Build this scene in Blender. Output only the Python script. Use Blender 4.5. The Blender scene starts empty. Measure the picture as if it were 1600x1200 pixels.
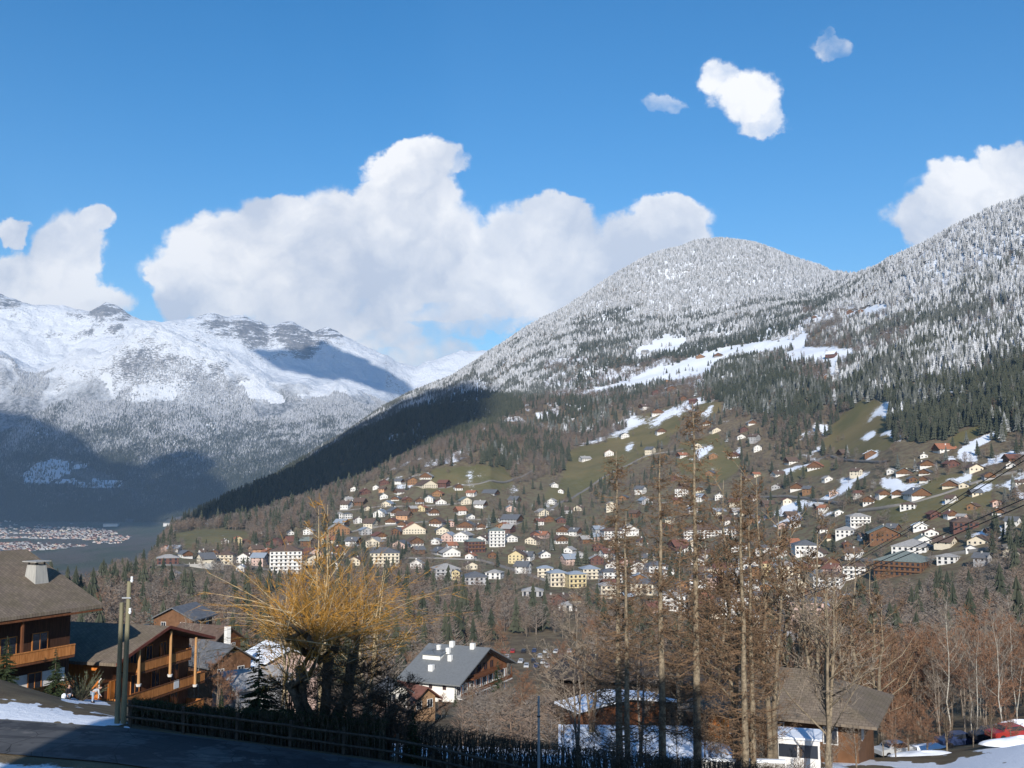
import bpy, math, random
import numpy as np
from mathutils import Vector, Matrix, noise as mnoise
random.seed(7); RNG = np.random.default_rng(7)
PI = math.pi
SC = bpy.context.scene; COL = SC.collection

# ------------------------------------------------------------------ camera
F = 1600.0                                   # focal length in pixels of the 1600 px wide photograph
PITCH = math.atan(145.0/1600.0)
CT, ST = math.cos(PITCH), math.sin(PITCH)
cam_data = bpy.data.cameras.new('camera'); cam = bpy.data.objects.new('camera', cam_data); COL.objects.link(cam)
cam_data.sensor_width = 36.0; cam_data.lens = 36.0
cam_data.clip_start = 0.5; cam_data.clip_end = 60000.0
cam.location = (0, 0, 0); cam.rotation_euler = (PI/2+PITCH, 0, 0)
SC.camera = cam

# ------------------------------------------------------------------ sky and sun
SUN_EL = math.radians(24.0)
SUN_AZ = math.radians(183.0)                 # clockwise from +Y (the view): behind the viewer, a little to the left
SUNV = np.array([math.sin(SUN_AZ)*math.cos(SUN_EL), math.cos(SUN_AZ)*math.cos(SUN_EL), math.sin(SUN_EL)])
sun_d = bpy.data.lights.new('sun', 'SUN'); sun_d.energy = 4.6; sun_d.angle = math.radians(0.53); sun_d.color = (1.0, 0.93, 0.83)
sun = bpy.data.objects.new('sun', sun_d); COL.objects.link(sun)
sun.rotation_euler = Vector(-SUNV).to_track_quat('-Z', 'Y').to_euler()
SC.view_settings.view_transform = 'Standard'; SC.view_settings.look = 'None'
SC.view_settings.exposure = 0.35; SC.view_settings.gamma = 1.0
SC.render.film_transparent = False
SC.cycles.max_bounces = 6; SC.cycles.diffuse_bounces = 2; SC.cycles.glossy_bounces = 2
SC.cycles.transmission_bounces = 2; SC.cycles.volume_bounces = 0; SC.cycles.transparent_max_bounces = 6
SC.cycles.use_denoising = True; SC.cycles.denoiser = 'OPENIMAGEDENOISE'; SC.cycles.denoising_input_passes = 'RGB_ALBEDO_NORMAL'
SC.cycles.use_adaptive_sampling = False

world = bpy.data.worlds.new('World'); SC.world = world; world.use_nodes = True
NT = world.node_tree; NT.nodes.clear()
def wn(t, **kw):
    n = NT.nodes.new(t)
    for k, v in kw.items(): setattr(n, k, v)
    return n
def wmath(op, a, b=None, c=None, clamp=False):
    n = wn('ShaderNodeMath', operation=op, use_clamp=clamp)
    for i, v in enumerate((a, b, c)):
        if v is None: continue
        if isinstance(v, (int, float)): n.inputs[i].default_value = v
        else: NT.links.new(v, n.inputs[i])
    return n.outputs[0]
sky = wn('ShaderNodeTexSky', sky_type='NISHITA'); sky.sun_disc = False
sky.sun_elevation = SUN_EL; sky.sun_rotation = SUN_AZ
sky.altitude = 950; sky.air_density = 1.0; sky.dust_density = 0.6; sky.ozone_density = 2.0
tc = wn('ShaderNodeTexCoord')
sep = wn('ShaderNodeSeparateXYZ'); NT.links.new(tc.outputs['Generated'], sep.inputs[0])
# clouds live in direction space: u = x/y, v = z/y for the half of the sky ahead (the far clouds over the ranges)
ypos = wmath('MAXIMUM', sep.outputs[1], 0.05)
U = wmath('DIVIDE', sep.outputs[0], ypos); V = wmath('DIVIDE', sep.outputs[2], ypos)
uv = wn('ShaderNodeCombineXYZ'); NT.links.new(U, uv.inputs[0]); NT.links.new(V, uv.inputs[1])
def wnoise(scale, detail, rough, vec, dist=0.0, off=None):
    n = wn('ShaderNodeTexNoise'); n.inputs['Scale'].default_value = scale; n.inputs['Detail'].default_value = detail
    n.inputs['Roughness'].default_value = rough; n.inputs['Distortion'].default_value = dist
    NT.links.new(vec, n.inputs['Vector']); return n
def pxuv(px, py):
    b = (600-py)/1600.0; y = CT-ST*b; return ((px-800)/1600.0/y, (ST+CT*b)/y)
# puffs: px, py, rx, ry (pixels of the photograph), weight, softness
PUFFS = [(455,420,185,105,1.0),(340,445,120,70,1.0),(330,385,60,60,.8),(440,345,80,50,.9),(600,400,230,115,1.0),(560,330,120,60,.7),
         (640,262,75,42,1.0),(690,268,45,22,.6),(600,300,60,45,.8),(660,310,70,45,.85),(850,410,210,95,1.0),(1000,390,110,80,1.0),
         (1060,365,55,55,.8),(870,335,60,35,.9),(1040,330,75,38,.9),(750,350,60,30,.6),(700,480,330,45,.75),(265,475,45,55,.75),(240,440,20,20,.7),
         (640,520,120,34,.62),(590,535,110,40,.70),(665,562,110,46,.62),(760,505,110,36,.60),(540,505,120,34,.8),
         (110,400,65,85,1.0),(150,345,38,38,1.0),(60,430,100,55,.9),(20,355,30,26,.9),(90,470,110,40,.9),(10,440,60,50,.8),
         (1126,108,44,38,.60),(1172,138,66,50,.72),(1194,174,46,36,.62),(1040,158,56,24,.50),(1298,74,44,30,.52),(1276,55,16,30,.48),
         (1450,350,75,55,1.0),(1520,310,100,55,1.0),(1590,275,70,45,1.0),(1640,330,100,90,1.0),(1430,310,40,35,.5),(1600,60,70,40,.30),
         (1760,360,140,120,1.0),(-160,420,150,110,1.0),(-300,300,120,60,.8)]
# edges are torn by a warp of the coordinates
nz1 = wnoise(7.0, 8.0, 0.62, uv.outputs[0]); nz2 = wnoise(26.0, 6.0, 0.6, uv.outputs[0])
w1 = wn('ShaderNodeVectorMath', operation='SUBTRACT'); NT.links.new(nz1.outputs['Color'], w1.inputs[0]); w1.inputs[1].default_value = (.5,.5,.5)
w2 = wn('ShaderNodeVectorMath', operation='SCALE'); NT.links.new(w1.outputs[0], w2.inputs[0]); w2.inputs['Scale'].default_value = 0.085
w3 = wn('ShaderNodeVectorMath', operation='SUBTRACT'); NT.links.new(nz2.outputs['Color'], w3.inputs[0]); w3.inputs[1].default_value = (.5,.5,.5)
w4 = wn('ShaderNodeVectorMath', operation='SCALE'); NT.links.new(w3.outputs[0], w4.inputs[0]); w4.inputs['Scale'].default_value = 0.030
wa = wn('ShaderNodeVectorMath', operation='ADD'); NT.links.new(uv.outputs[0], wa.inputs[0]); NT.links.new(w2.outputs[0], wa.inputs[1])
wb = wn('ShaderNodeVectorMath', operation='ADD'); NT.links.new(wa.outputs[0], wb.inputs[0]); NT.links.new(w4.outputs[0], wb.inputs[1])
def puff_field(vec, items):
    tot = None
    for (px, py, rx, ry, w) in items:
        cu, cv = pxuv(px, py)
        m = wn('ShaderNodeVectorMath', operation='SUBTRACT'); NT.links.new(vec, m.inputs[0]); m.inputs[1].default_value = (cu, cv, 0)
        s = wn('ShaderNodeVectorMath', operation='MULTIPLY'); NT.links.new(m.outputs[0], s.inputs[0]); s.inputs[1].default_value = (1600.0/(rx*1.25), 1600.0/(ry*1.25), 0)
        l = wn('ShaderNodeVectorMath', operation='LENGTH'); NT.links.new(s.outputs[0], l.inputs[0])
        # smooth bump (1-r)+ * 2.2 * w
        b = wmath('MULTIPLY', wmath('SUBTRACT', 1.0, l.outputs['Value'], clamp=True), 2.1*w, clamp=False)
        b = wmath('MINIMUM', b, w)
        tot = b if tot is None else wmath('MAXIMUM', tot, b)
    return tot
fld = puff_field(wb.outputs[0], PUFFS)
nz3 = wnoise(15.0, 12.0, 0.66, uv.outputs[0])
def wvor(scale, vec):
    n = wn('ShaderNodeTexVoronoi', feature='SMOOTH_F1'); n.inputs['Scale'].default_value = scale; n.inputs['Smoothness'].default_value = .35; NT.links.new(vec, n.inputs['Vector']); return n.outputs['Distance']
bil = wmath('ADD', wmath('MULTIPLY', wvor(20.0, wa.outputs[0]), .55), wmath('MULTIPLY', wvor(52.0, wb.outputs[0]), .30))
dens = wmath('SUBTRACT', wmath('SUBTRACT', wmath('MULTIPLY', fld, 1.95), wmath('MULTIPLY', nz3.outputs['Fac'], 0.75)), bil)
mr = wn('ShaderNodeMapRange', interpolation_type='SMOOTHSTEP'); NT.links.new(dens, mr.inputs[0])
mr.inputs[1].default_value = -0.12; mr.inputs[2].default_value = 0.62
mask = wmath('MULTIPLY', mr.outputs[0], 0.97)
ahead = wmath('GREATER_THAN', sep.outputs[1], 0.06)
mask = wmath('MULTIPLY', mask, ahead)
# brightness of the clouds: lit heads and greyer bellies
nz4 = wnoise(7.5, 9.0, 0.58, wa.outputs[0], .3)
cr = wn('ShaderNodeValToRGB'); e = cr.color_ramp.elements
e[0].position = 0.34; e[0].color = (0.60, 0.65, 0.75, 1); e[1].position = 0.62; e[1].color = (1.0, 0.99, 0.985, 1)
br = wmath('ADD', wmath('SUBTRACT', wmath('MULTIPLY', nz4.outputs['Fac'], 1.2), wmath('MULTIPLY', bil, .30)), wmath('MULTIPLY', wmath('MULTIPLY', V, 1.0), 0.12))
NT.links.new(br, cr.inputs[0])
bg_sky = wn('ShaderNodeBackground'); bg_sky.inputs['Strength'].default_value = 0.118
hs = wn('ShaderNodeHueSaturation'); hs.inputs['Saturation'].default_value = 1.40; hs.inputs['Value'].default_value = 1.0
NT.links.new(sky.outputs[0], hs.inputs['Color']); NT.links.new(hs.outputs[0], bg_sky.inputs[0])
bg_cl = wn('ShaderNodeBackground'); bg_cl.inputs['Strength'].default_value = 0.92; NT.links.new(cr.outputs[0], bg_cl.inputs[0])
mx = wn('ShaderNodeMixShader'); NT.links.new(mask, mx.inputs[0]); NT.links.new(bg_sky.outputs[0], mx.inputs[1]); NT.links.new(bg_cl.outputs[0], mx.inputs[2])
wo = wn('ShaderNodeOutputWorld'); NT.links.new(mx.outputs[0], wo.inputs[0])

# ------------------------------------------------------------------ numeric helpers
def ray(px, py):
    a = (np.asarray(px, float)-800)/1600.0; b = (600-np.asarray(py, float))/1600.0
    y = CT-ST*b; return a/y, (ST+CT*b)/y              # x/y and z/y
def at(px, py, y):
    u, v = ray(px, py); return np.array([u*y, y, v*y])
def proj(x, y, z):
    x = np.asarray(x, float); y = np.asarray(y, float); z = np.asarray(z, float)
    d = y*CT+z*ST; d = np.where(d < 0.1, 0.1, d); b = (-y*ST+z*CT)/d
    return 800+1600*x/d, 600-1600*b
def _h(ix, iy, s):
    n = (ix.astype(np.int64)*374761393+iy.astype(np.int64)*668265263+s*1442695041) & 0xffffffff
    n = ((n ^ (n >> 13))*1274126177) & 0xffffffff
    return ((n ^ (n >> 16)) & 0xffff)/65535.0
def vnoise(x, y, s=0):
    x = np.asarray(x, float); y = np.asarray(y, float)
    ix = np.floor(x); iy = np.floor(y); fx = x-ix; fy = y-iy
    fx = fx*fx*fx*(fx*(fx*6-15)+10); fy = fy*fy*fy*(fy*(fy*6-15)+10)
    a = _h(ix, iy, s); b = _h(ix+1, iy, s); c = _h(ix, iy+1, s); d = _h(ix+1, iy+1, s)
    return (a*(1-fx)+b*fx)*(1-fy)+(c*(1-fx)+d*fx)*fy-0.5
def fbm(x, y, oct=5, s=0, rough=0.5):
    t = 0.0; a = 1.0
    for i in range(oct):
        t = t+a*vnoise(x*(2.03**i), y*(2.03**i), s+i); a *= rough
    return t
def inpoly(px, py, poly):
    px = np.asarray(px, float); py = np.asarray(py, float); r = np.zeros(px.shape, bool); n = len(poly); j = n-1
    for i in range(n):
        xi, yi = poly[i]; xj, yj = poly[j]
        c = ((yi > py) != (yj > py)) & (px < (xj-xi)*(py-yi)/((yj-yi) or 1e-9)+xi); r ^= c; j = i
    return r
def pchip(xk, yk, x):
    """monotone cubic through the knots, for one column"""
    h = np.diff(xk); d = np.diff(yk)/h; m = np.zeros(len(xk)); m[0] = d[0]; m[-1] = d[-1]
    for i in range(1, len(xk)-1):
        if d[i-1]*d[i] > 0:
            w1 = 2*h[i]+h[i-1]; w2 = h[i]+2*h[i-1]; m[i] = (w1+w2)/(w1/d[i-1]+w2/d[i])
    i = np.clip(np.searchsorted(xk, x)-1, 0, len(h)-1); t = (x-xk[i])/h[i]
    return (2*t**3-3*t**2+1)*yk[i]+(t**3-2*t**2+t)*h[i]*m[i]+(-2*t**3+3*t**2)*yk[i+1]+(t**3-t**2)*h[i]*m[i+1]

class Loft:
    """A landform lofted through profile lines; each line is a list of (px, y, height) where height is ('z', metres) or a picture row seen from the viewpoint."""
    def __init__(s, rows, us, fb, smooth=0):
        s.us = us; R = len(rows); s.Y = np.zeros((R, len(us))); s.Z = np.zeros((R, len(us)))
        for k, row in enumerate(rows):
            uu, yy, zz = [], [], []
            for (px, y, h) in row:
                if isinstance(h, tuple): u, z = (px-800)/1600.0/(CT+0*ST), h[1]
                else:
                    u, v = ray(px, h); z = v*y
                uu.append(float(u)); yy.append(y); zz.append(float(z))
            o = np.argsort(uu); uu = np.array(uu)[o]; yy = np.array(yy)[o]; zz = np.array(zz)[o]
            s.Y[k] = np.interp(us, uu, yy); s.Z[k] = np.interp(us, uu, zz)
            if smooth:
                ker = np.hanning(smooth*2+1); ker /= ker.sum()
                for A in (s.Y, s.Z): A[k] = np.convolve(np.pad(A[k], smooth, 'edge'), ker, 'valid')
        for k in range(1, R): s.Y[k] = np.maximum(s.Y[k], s.Y[k-1]*1.002)
        s.fb = fb
        s.ly = np.linspace(math.log(s.Y[0].min()), math.log(s.Y[-1].max()), 1400)
        s.G = np.zeros((len(us), len(s.ly)))
        for c in range(len(us)):
            s.G[c] = pchip(s.Y[:, c], s.Z[:, c], np.clip(np.exp(s.ly), s.Y[0, c], s.Y[-1, c]))
    def H(s, x, y):
        x = np.asarray(x, float); y = np.asarray(y, float)
        u = x/np.maximum(y, .01); cu = np.clip(np.interp(u, s.us, np.arange(len(s.us))), 0, len(s.us)-1.001); c = cu.astype(int); fu = cu-c
        r = np.clip((np.log(np.maximum(y, .01))-s.ly[0])/(s.ly[1]-s.ly[0]), 0, len(s.ly)-1.001); k = r.astype(int); fk = r-k
        z = (s.G[c, k]*(1-fk)+s.G[c, k+1]*fk)*(1-fu)+(s.G[c+1, k]*(1-fk)+s.G[c+1, k+1]*fk)*fu
        return z+s.fb(x, y)
    def grid(s, segs):
        Y = []
        for k, n in enumerate(segs):
            for j in range(n): Y.append(s.Y[k]+(s.Y[k+1]-s.Y[k])*(j/n))
        Y.append(s.Y[-1]); Y = np.array(Y); Z = np.zeros_like(Y)
        for c in range(len(s.us)): Z[:, c] = pchip(s.Y[:, c], s.Z[:, c], Y[:, c])
        X = Y*s.us[None, :]; Z = Z+s.fb(X, Y)
        return X, Y, Z
    def hit(s, px, py, y0=20.0, y1=None):
        u, v = ray(px, py); ys = np.exp(np.linspace(math.log(y0), math.log(y1 or s.Y[-1].max()), 1500))
        z = s.H(u*ys, ys); b = np.nonzero(v*ys <= z)[0]
        if len(b) == 0: return None
        y = ys[b[0]]; return np.array([u*y, y, float(s.H(np.array([u*y]), np.array([y]))[0])])

def mesh_np(name, co, faces):
    me = bpy.data.meshes.new(name); co = np.asarray(co, np.float32); faces = np.asarray(faces, np.int32)
    me.vertices.add(len(co)); me.vertices.foreach_set('co', co.ravel())
    me.loops.add(faces.size); me.loops.foreach_set('vertex_index', faces.ravel())
    me.polygons.add(len(faces)); me.polygons.foreach_set('loop_start', np.arange(0, faces.size, faces.shape[1], dtype=np.int32))
    me.update(calc_edges=True); return me
def grid_faces(nr, nc):
    i = np.arange(nr*nc).reshape(nr, nc)
    return np.stack([i[:-1, :-1], i[:-1, 1:], i[1:, 1:], i[1:, :-1]], -1).reshape(-1, 4)
def link(o, parent=None):
    COL.objects.link(o)
    if parent: o.parent = parent
    return o
def tag(o, label=None, cat=None, group=None, kind=None):
    if label: o['label'] = label
    if cat: o['category'] = cat
    if group: o['group'] = group
    if kind: o['kind'] = kind
    return o
def attr(me, name, arr):
    a = me.attributes.new(name, 'FLOAT', 'POINT'); a.data.foreach_set('value', np.asarray(arr, np.float32).ravel())

# ------------------------------------------------------------------ material helper
class Mat:
    def __init__(s, name, rough=0.9, spec=0.2):
        s.m = bpy.data.materials.new(name); s.m.use_nodes = True; s.t = s.m.node_tree; s.t.nodes.clear()
        s.out = s.n('ShaderNodeOutputMaterial'); s.b = s.n('ShaderNodeBsdfPrincipled')
        s.b.inputs['Roughness'].default_value = rough; s.b.inputs['Specular IOR Level'].default_value = spec
        s.l(s.b.outputs[0], s.out.inputs[0])
    def n(s, t, **kw):
        x = s.t.nodes.new(t)
        for k, v in kw.items(): setattr(x, k, v)
        return x
    def l(s, a, b): s.t.links.new(a, b)
    def put(s, sock, v):
        if isinstance(v, (int, float)): sock.default_value = v
        elif isinstance(v, tuple): sock.default_value = v if len(v) == len(sock.default_value) else v+(1,)
        else: s.l(v, sock)
    def math(s, op, a, b=0.0, c=None, clamp=False):
        x = s.n('ShaderNodeMath', operation=op, use_clamp=clamp); s.put(x.inputs[0], a); s.put(x.inputs[1], b)
        if c is not None: s.put(x.inputs[2], c)
        return x.outputs[0]
    def noise(s, scale, detail=4, rough=.55, vec=None, dist=0.0, col=False):
        x = s.n('ShaderNodeTexNoise'); x.inputs['Scale'].default_value = scale; x.inputs['Detail'].default_value = detail
        x.inputs['Roughness'].default_value = rough; x.inputs['Distortion'].default_value = dist
        if vec is None: vec = s.obj()
        s.l(vec, x.inputs['Vector']); return x.outputs['Color' if col else 'Fac']
    def obj(s):
        if not hasattr(s, '_tc'): s._tc = s.n('ShaderNodeTexCoord')
        return s._tc.outputs['Object']
    def pos(s):
        if not hasattr(s, '_g'): s._g = s.n('ShaderNodeNewGeometry')
        return s._g.outputs['Position']
    def nrm(s):
        s.pos(); x = s.n('ShaderNodeSeparateXYZ'); s.l(s._g.outputs['Normal'], x.inputs[0]); return x.outputs[2]
    def attr(s, name):
        x = s.n('ShaderNodeAttribute'); x.attribute_name = name; return x.outputs['Fac']
    def rnd(s):
        x = s.n('ShaderNodeObjectInfo'); return x.outputs['Random']
    def scale(s, vec, sc):
        x = s.n('ShaderNodeVectorMath', operation='MULTIPLY'); s.l(vec, x.inputs[0]); x.inputs[1].default_value = sc; return x.outputs[0]
    def step(s, v, a, b, lo=0.0, hi=1.0):
        x = s.n('ShaderNodeMapRange', interpolation_type='SMOOTHSTEP'); s.put(x.inputs[0], v)
        for i, k in enumerate((a, b, lo, hi)): s.put(x.inputs[i+1], k)
        return x.outputs[0]
    def mix(s, f, a, b, mode='MIX'):
        x = s.n('ShaderNodeMix', data_type='RGBA', blend_type=mode); s.put(x.inputs[0], f); s.put(x.inputs[6], a); s.put(x.inputs[7], b); return x.outputs[2]
    def color(s, c): s.put(s.b.inputs['Base Color'], c); return s
    def bump(s, h, strength=.3, dist=.1):
        x = s.n('ShaderNodeBump'); x.inputs['Strength'].default_value = strength; x.inputs['Distance'].default_value = dist
        s.l(h, x.inputs['Height']); s.l(x.outputs[0], s.b.inputs['Normal']); return s
SNOW = (0.82, 0.86, 0.92)
# ------------------------------------------------------------------ terrain near: the slope below the viewpoint up to the two hills
us_near = np.concatenate([np.linspace(-1.25, -.60, 30, endpoint=False), np.linspace(-.60, .60, 640), np.linspace(.60, 1.25, 30)[1:]])
def Zt(v): return ('z', v)
ROAD_FAR = [(-600,54,Zt(-11.6)),(0,51.2,1126),(190,50.5,1139),(400,49.1,1165),(640,46.8,1200),(850,44.8,Zt(-13.7)),(1200,42,Zt(-14.2)),(1600,39,Zt(-14.8)),(2400,34,Zt(-15.5))]
ROAD_NEAR = [(p, y-5.9, (Zt(h[1]) if isinstance(h, tuple) else Zt(float(ray(p, h)[1])*y))) for (p, y, h) in ROAD_FAR]
rows = [
 [(-600,3,Zt(-7.5)),(2400,3,Zt(-7.5))],
 [(-600,25,Zt(-11.0)),(800,25,Zt(-11.5)),(2400,20,Zt(-13))],
 ROAD_NEAR, ROAD_FAR,
 [(-600,66,Zt(-10)),(0,70,1063),(50,69,1079),(100,66,1097),(190,60,1122),(300,57,Zt(-14.3)),(400,56,Zt(-14.8)),(640,55,Zt(-15.9)),(850,55,Zt(-16.4)),(1200,54,Zt(-17)),(1600,52,Zt(-17.5)),(2400,48,Zt(-18))],
 [(-600,92,Zt(-17)),(0,90,1080),(100,90,1091),(140,90,1096),(190,90,1101),(300,88,1112),(400,86,Zt(-20.5)),(640,84,Zt(-21.5)),(850,84,Zt(-22)),(1200,86,Zt(-23)),(1450,90,Zt(-24)),(1600,92,1158),(2400,90,Zt(-20))],
 [(-600,122,Zt(-24)),(0,120,1078),(190,118,1090),(400,118,Zt(-29)),(640,118,Zt(-29.5)),(850,118,Zt(-30)),(1200,116,Zt(-31)),(1380,112,1180),(1480,112,1162),(1600,112,1142),(2400,110,Zt(-22))],
 [(-600,160,Zt(-34)),(200,160,Zt(-34)),(640,160,Zt(-37.5)),(900,160,Zt(-38)),(1250,160,Zt(-39)),(1600,150,Zt(-34)),(2400,150,Zt(-28))],
 [(-600,230,Zt(-50)),(300,230,Zt(-50)),(700,232,1098),(900,235,Zt(-51)),(1250,230,Zt(-50)),(1600,220,Zt(-42)),(2400,220,Zt(-35))],
 [(-600,330,Zt(-68)),(300,330,Zt(-66)),(700,330,1062),(900,330,1050),(1250,330,1040),(1600,300,1010),(2400,300,980)],
 [(-600,450,Zt(-78)),(0,450,975),(200,450,985),(400,450,990),(700,450,1000),(900,460,1000),(1250,440,1000),(1600,380,965),(2400,380,930)],
 [(-600,560,Zt(-110)),(0,560,940),(100,580,932),(200,600,930),(300,600,935),(450,600,945),(700,600,945),(900,600,950),(1250,580,960),(1400,540,940),(1600,470,930),(2400,470,890)],
 [(-600,720,Zt(-190)),(0,700,Zt(-165)),(100,720,Zt(-140)),(180,740,893),(250,760,884),(330,780,890),(450,790,893),(600,810,885),(750,800,892),(900,800,898),(1100,760,905),(1300,720,890),(1400,680,870),(1600,600,850),(2400,600,800)],
 [(-600,1000,Zt(-320)),(0,1000,Zt(-300)),(100,1000,Zt(-270)),(180,980,Zt(-150)),(250,1000,848),(330,1020,845),(450,1040,850),(600,1060,835),(750,1100,830),(900,1100,830),(1100,1050,825),(1300,950,790),(1400,880,765),(1600,780,745),(2400,750,700)],
 [(-600,1300,Zt(-350)),(0,1300,Zt(-345)),(100,1300,Zt(-340)),(180,1250,Zt(-240)),(262,1200,830),(330,1250,826),(400,1380,812),(500,1480,782),(580,1560,750),(650,1680,712),(750,1850,675),(800,1950,660),(900,1850,690),(1000,1650,700),(1100,1500,700),(1300,1300,690),(1400,1150,665),(1600,1020,640),(2400,1000,560)],
 [(-600,1600,Zt(-355)),(0,1600,Zt(-350)),(180,1500,Zt(-330)),(262,1450,Zt(-170)),(330,1500,Zt(-130)),(400,1600,Zt(-110)),(500,1700,Zt(-75)),(580,1780,Zt(-35)),(650,1880,Zt(5)),(750,2020,Zt(65)),(800,2080,640),(900,2200,628),(1000,2100,632),(1100,1900,625),(1300,1600,610),(1400,1400,590),(1600,1250,560),(2400,1200,460)],
 [(-600,2300,Zt(-358)),(0,2300,Zt(-355)),(180,2200,Zt(-345)),(262,1750,833),(320,1800,810),(400,1950,772),(500,2100,722),(560,2200,688),(640,2320,652),(700,2400,636),(745,2460,627),(800,2500,612),(900,2600,600),(1000,2550,596),(1100,2400,580),(1250,2250,550),(1400,1900,510),(1600,1650,465),(2400,1500,360)],
 [(-600,2700,Zt(-360)),(0,2700,Zt(-358)),(180,2500,Zt(-352)),(262,2100,Zt(-240)),(320,2150,Zt(-200)),(400,2300,Zt(-140)),(500,2450,Zt(-60)),(560,2550,Zt(0)),(640,2650,Zt(60)),(700,2720,Zt(120)),(745,2780,Zt(165)),(800,2850,590),(900,2950,560),(1000,2950,552),(1100,2850,540),(1250,2650,510),(1330,2500,490),(1400,2300,465),(1600,2050,400),(2400,1900,290)],
 [(-600,3100,Zt(-362)),(0,3100,Zt(-360)),(180,2900,Zt(-356)),(262,2700,Zt(-300)),(320,2800,Zt(-230)),(400,2900,Zt(-120)),(500,3000,718),(560,3050,680),(640,3150,640),(700,3250,615),(800,3400,555),(900,3500,505),(1000,3600,470),(1100,3650,440),(1200,3500,455),(1270,3200,470),(1330,2900,455),(1400,2700,418),(1500,2500,372),(1600,2400,336),(2400,2300,220)],
 [(-600,3400,Zt(-362)),(0,3400,Zt(-361)),(180,3300,Zt(-360)),(262,3150,Zt(-320)),(310,3200,812),(380,3300,782),(450,3400,738),(530,3600,690),(600,3800,642),(710,4000,590),(780,4150,545),(840,4250,508),(900,4300,474),(960,4350,435),(1000,4370,411),(1040,4400,393),(1090,4430,380),(1130,4450,377),(1180,4450,386),(1240,4350,416),(1290,4200,436),(1335,3500,447),(1380,3150,422),(1440,2900,397),(1500,2750,368),(1560,2650,342),(1600,2600,325),(1750,2600,270),(2400,2600,180)],
 [(-600,4200,Zt(-400)),(180,4200,Zt(-400)),(310,4300,Zt(-400)),(450,4700,Zt(-300)),(600,5200,Zt(-100)),(840,5600,Zt(100)),(1130,5600,Zt(400)),(1330,4700,Zt(300)),(1600,3800,Zt(400)),(2400,3800,Zt(400))],
]
def fb_near(x, y):
    a = np.clip((y-130)/900, 0, 1)
    amp = np.clip((y-60)/2200, 0, 1)**1.2
    return fbm(x/420, y/420, 5, 3)*34*amp + a*fbm(x/60, y/60, 4, 11)*3.2 + fbm(x/9, y/9, 3, 21)*0.12*np.clip((y-54)/30, 0, 1)
near = Loft(rows, us_near, fb_near, smooth=6)
segs = [4,8,8,40,26,18,16,18,20,20,22,26,32,36,22,26,22,26,44,6]
X, Y, Z = near.grid(segs)
NR, NC = X.shape
PX, PY = proj(X, Y, Z)

# where snow lies and where the open meadows are, as seen from the viewpoint (outline wobbled by noise)
SNOW_POLY = [
 [(985,552),(1005,542),(1030,528),(1045,524),(1077,530),(1062,543),(1030,552),(1000,556)],
 [(880,628),(930,608),(975,596),(1010,582),(1060,566),(1110,548),(1160,540),(1185,530),(1205,532),(1250,515),(1265,522),(1262,545),(1235,548),(1200,552),(1150,556),(1120,572),(1110,590),(1055,600),(1010,606),(960,608),(900,624)],
 [(1222,552),(1262,543),(1312,545),(1335,548),(1330,560),(1306,565),(1312,590),(1296,592),(1300,566),(1262,566),(1236,572)],
 [(1310,492),(1335,488),(1362,477),(1392,476),(1380,484),(1350,496)],
 [(1556,396),(1566,400),(1568,418),(1556,408)],[(1580,402),(1590,404),(1590,432),(1583,430)],[(1488,432),(1500,428),(1504,438),(1492,440)],
 [(1380,652),(1384,636),(1392,630),(1392,645),(1386,658)],[(1388,672),(1400,670),(1412,684),(1392,682)],
 [(1494,704),(1530,684),(1560,672),(1556,684),(1520,702),(1530,722),(1500,724)],
 [(1572,752),(1580,752),(1600,772),(1640,790),(1640,800),(1586,776)],
 [(1374,750),(1396,746),(1414,756),(1400,764),(1380,762)],[(1286,672),(1300,664),(1296,674),(1284,684)],
 [(972,702),(985,694),(1000,690),(990,700),(976,706)],[(722,746),(735,738),(744,736),(740,745),(726,749)],
 [(1090,650),(1100,640),(1112,632),(1116,640),(1104,652)],[(1052,648),(1066,642),(1068,650),(1056,656)],
 [(1470,720),(1490,712),(1494,720),(1478,728)],[(1350,712),(1372,702),(1372,710),(1352,720)],
 [(1150,700),(1158,696),(1160,706),(1152,708)],[(1200,695),(1214,694),(1218,702),(1208,702)],
]
MEADOW_POLY = [
 [(945,690),(975,668),(1010,645),(1050,640),(1075,650),(1060,672),(1030,700),(1000,725),(960,745),(900,780),(860,790),(850,775),(880,745),(890,705)],
 [(1285,690),(1310,655),(1340,632),(1385,622),(1395,640),(1382,660),(1400,690),(1380,702),(1330,712),(1280,708)],
 [(250,850),(270,833),(330,826),(380,828),(395,840),(360,856),(300,858)],
 [(1478,698),(1500,672),(1530,664),(1550,670),(1520,686),(1490,700)],
 [(640,760),(680,735),(740,725),(790,732),(800,760),(740,775),(690,772)],
 [(890,710),(905,698),(950,692),(960,700),(930,712)],[(1080,640),(1120,628),(1135,640),(1100,655)],
 [(1370,760),(1500,742),(1560,752),(1540,800),(1400,820),(1368,800)],
 [(285,905),(330,896),(345,908),(320,918),(288,915)],[(1395,800),(1420,796),(1420,815),(1395,818)],
 [(1060,690),(1120,680),(1160,720),(1130,760),(1060,740)],[(1230,735),(1300,720),(1300,742),(1240,752)],
]
def cover(px, py, x, y, z):
    """snow 0..1 and meadow 0..1 for points of the near terrain"""
    wx = fbm(x/35, y/35, 4, 40)*14*np.clip(y/1500, .2, 1.5); wy = fbm(x/35, y/35, 4, 50)*9*np.clip(y/1500, .2, 1.5)
    sn = np.zeros(px.shape); md = np.zeros(px.shape)
    far = (y > 380)
    for p in SNOW_POLY: sn = np.where(inpoly(px+wx*.5, py+wy*.5, p) & far, 1.0, sn)
    for p in MEADOW_POLY: md = np.where(inpoly(px+wx, py+wy, p) & far, 1.0, md)
    return sn, md
SNm, MDm = cover(PX, PY, X, Y, Z)
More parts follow.
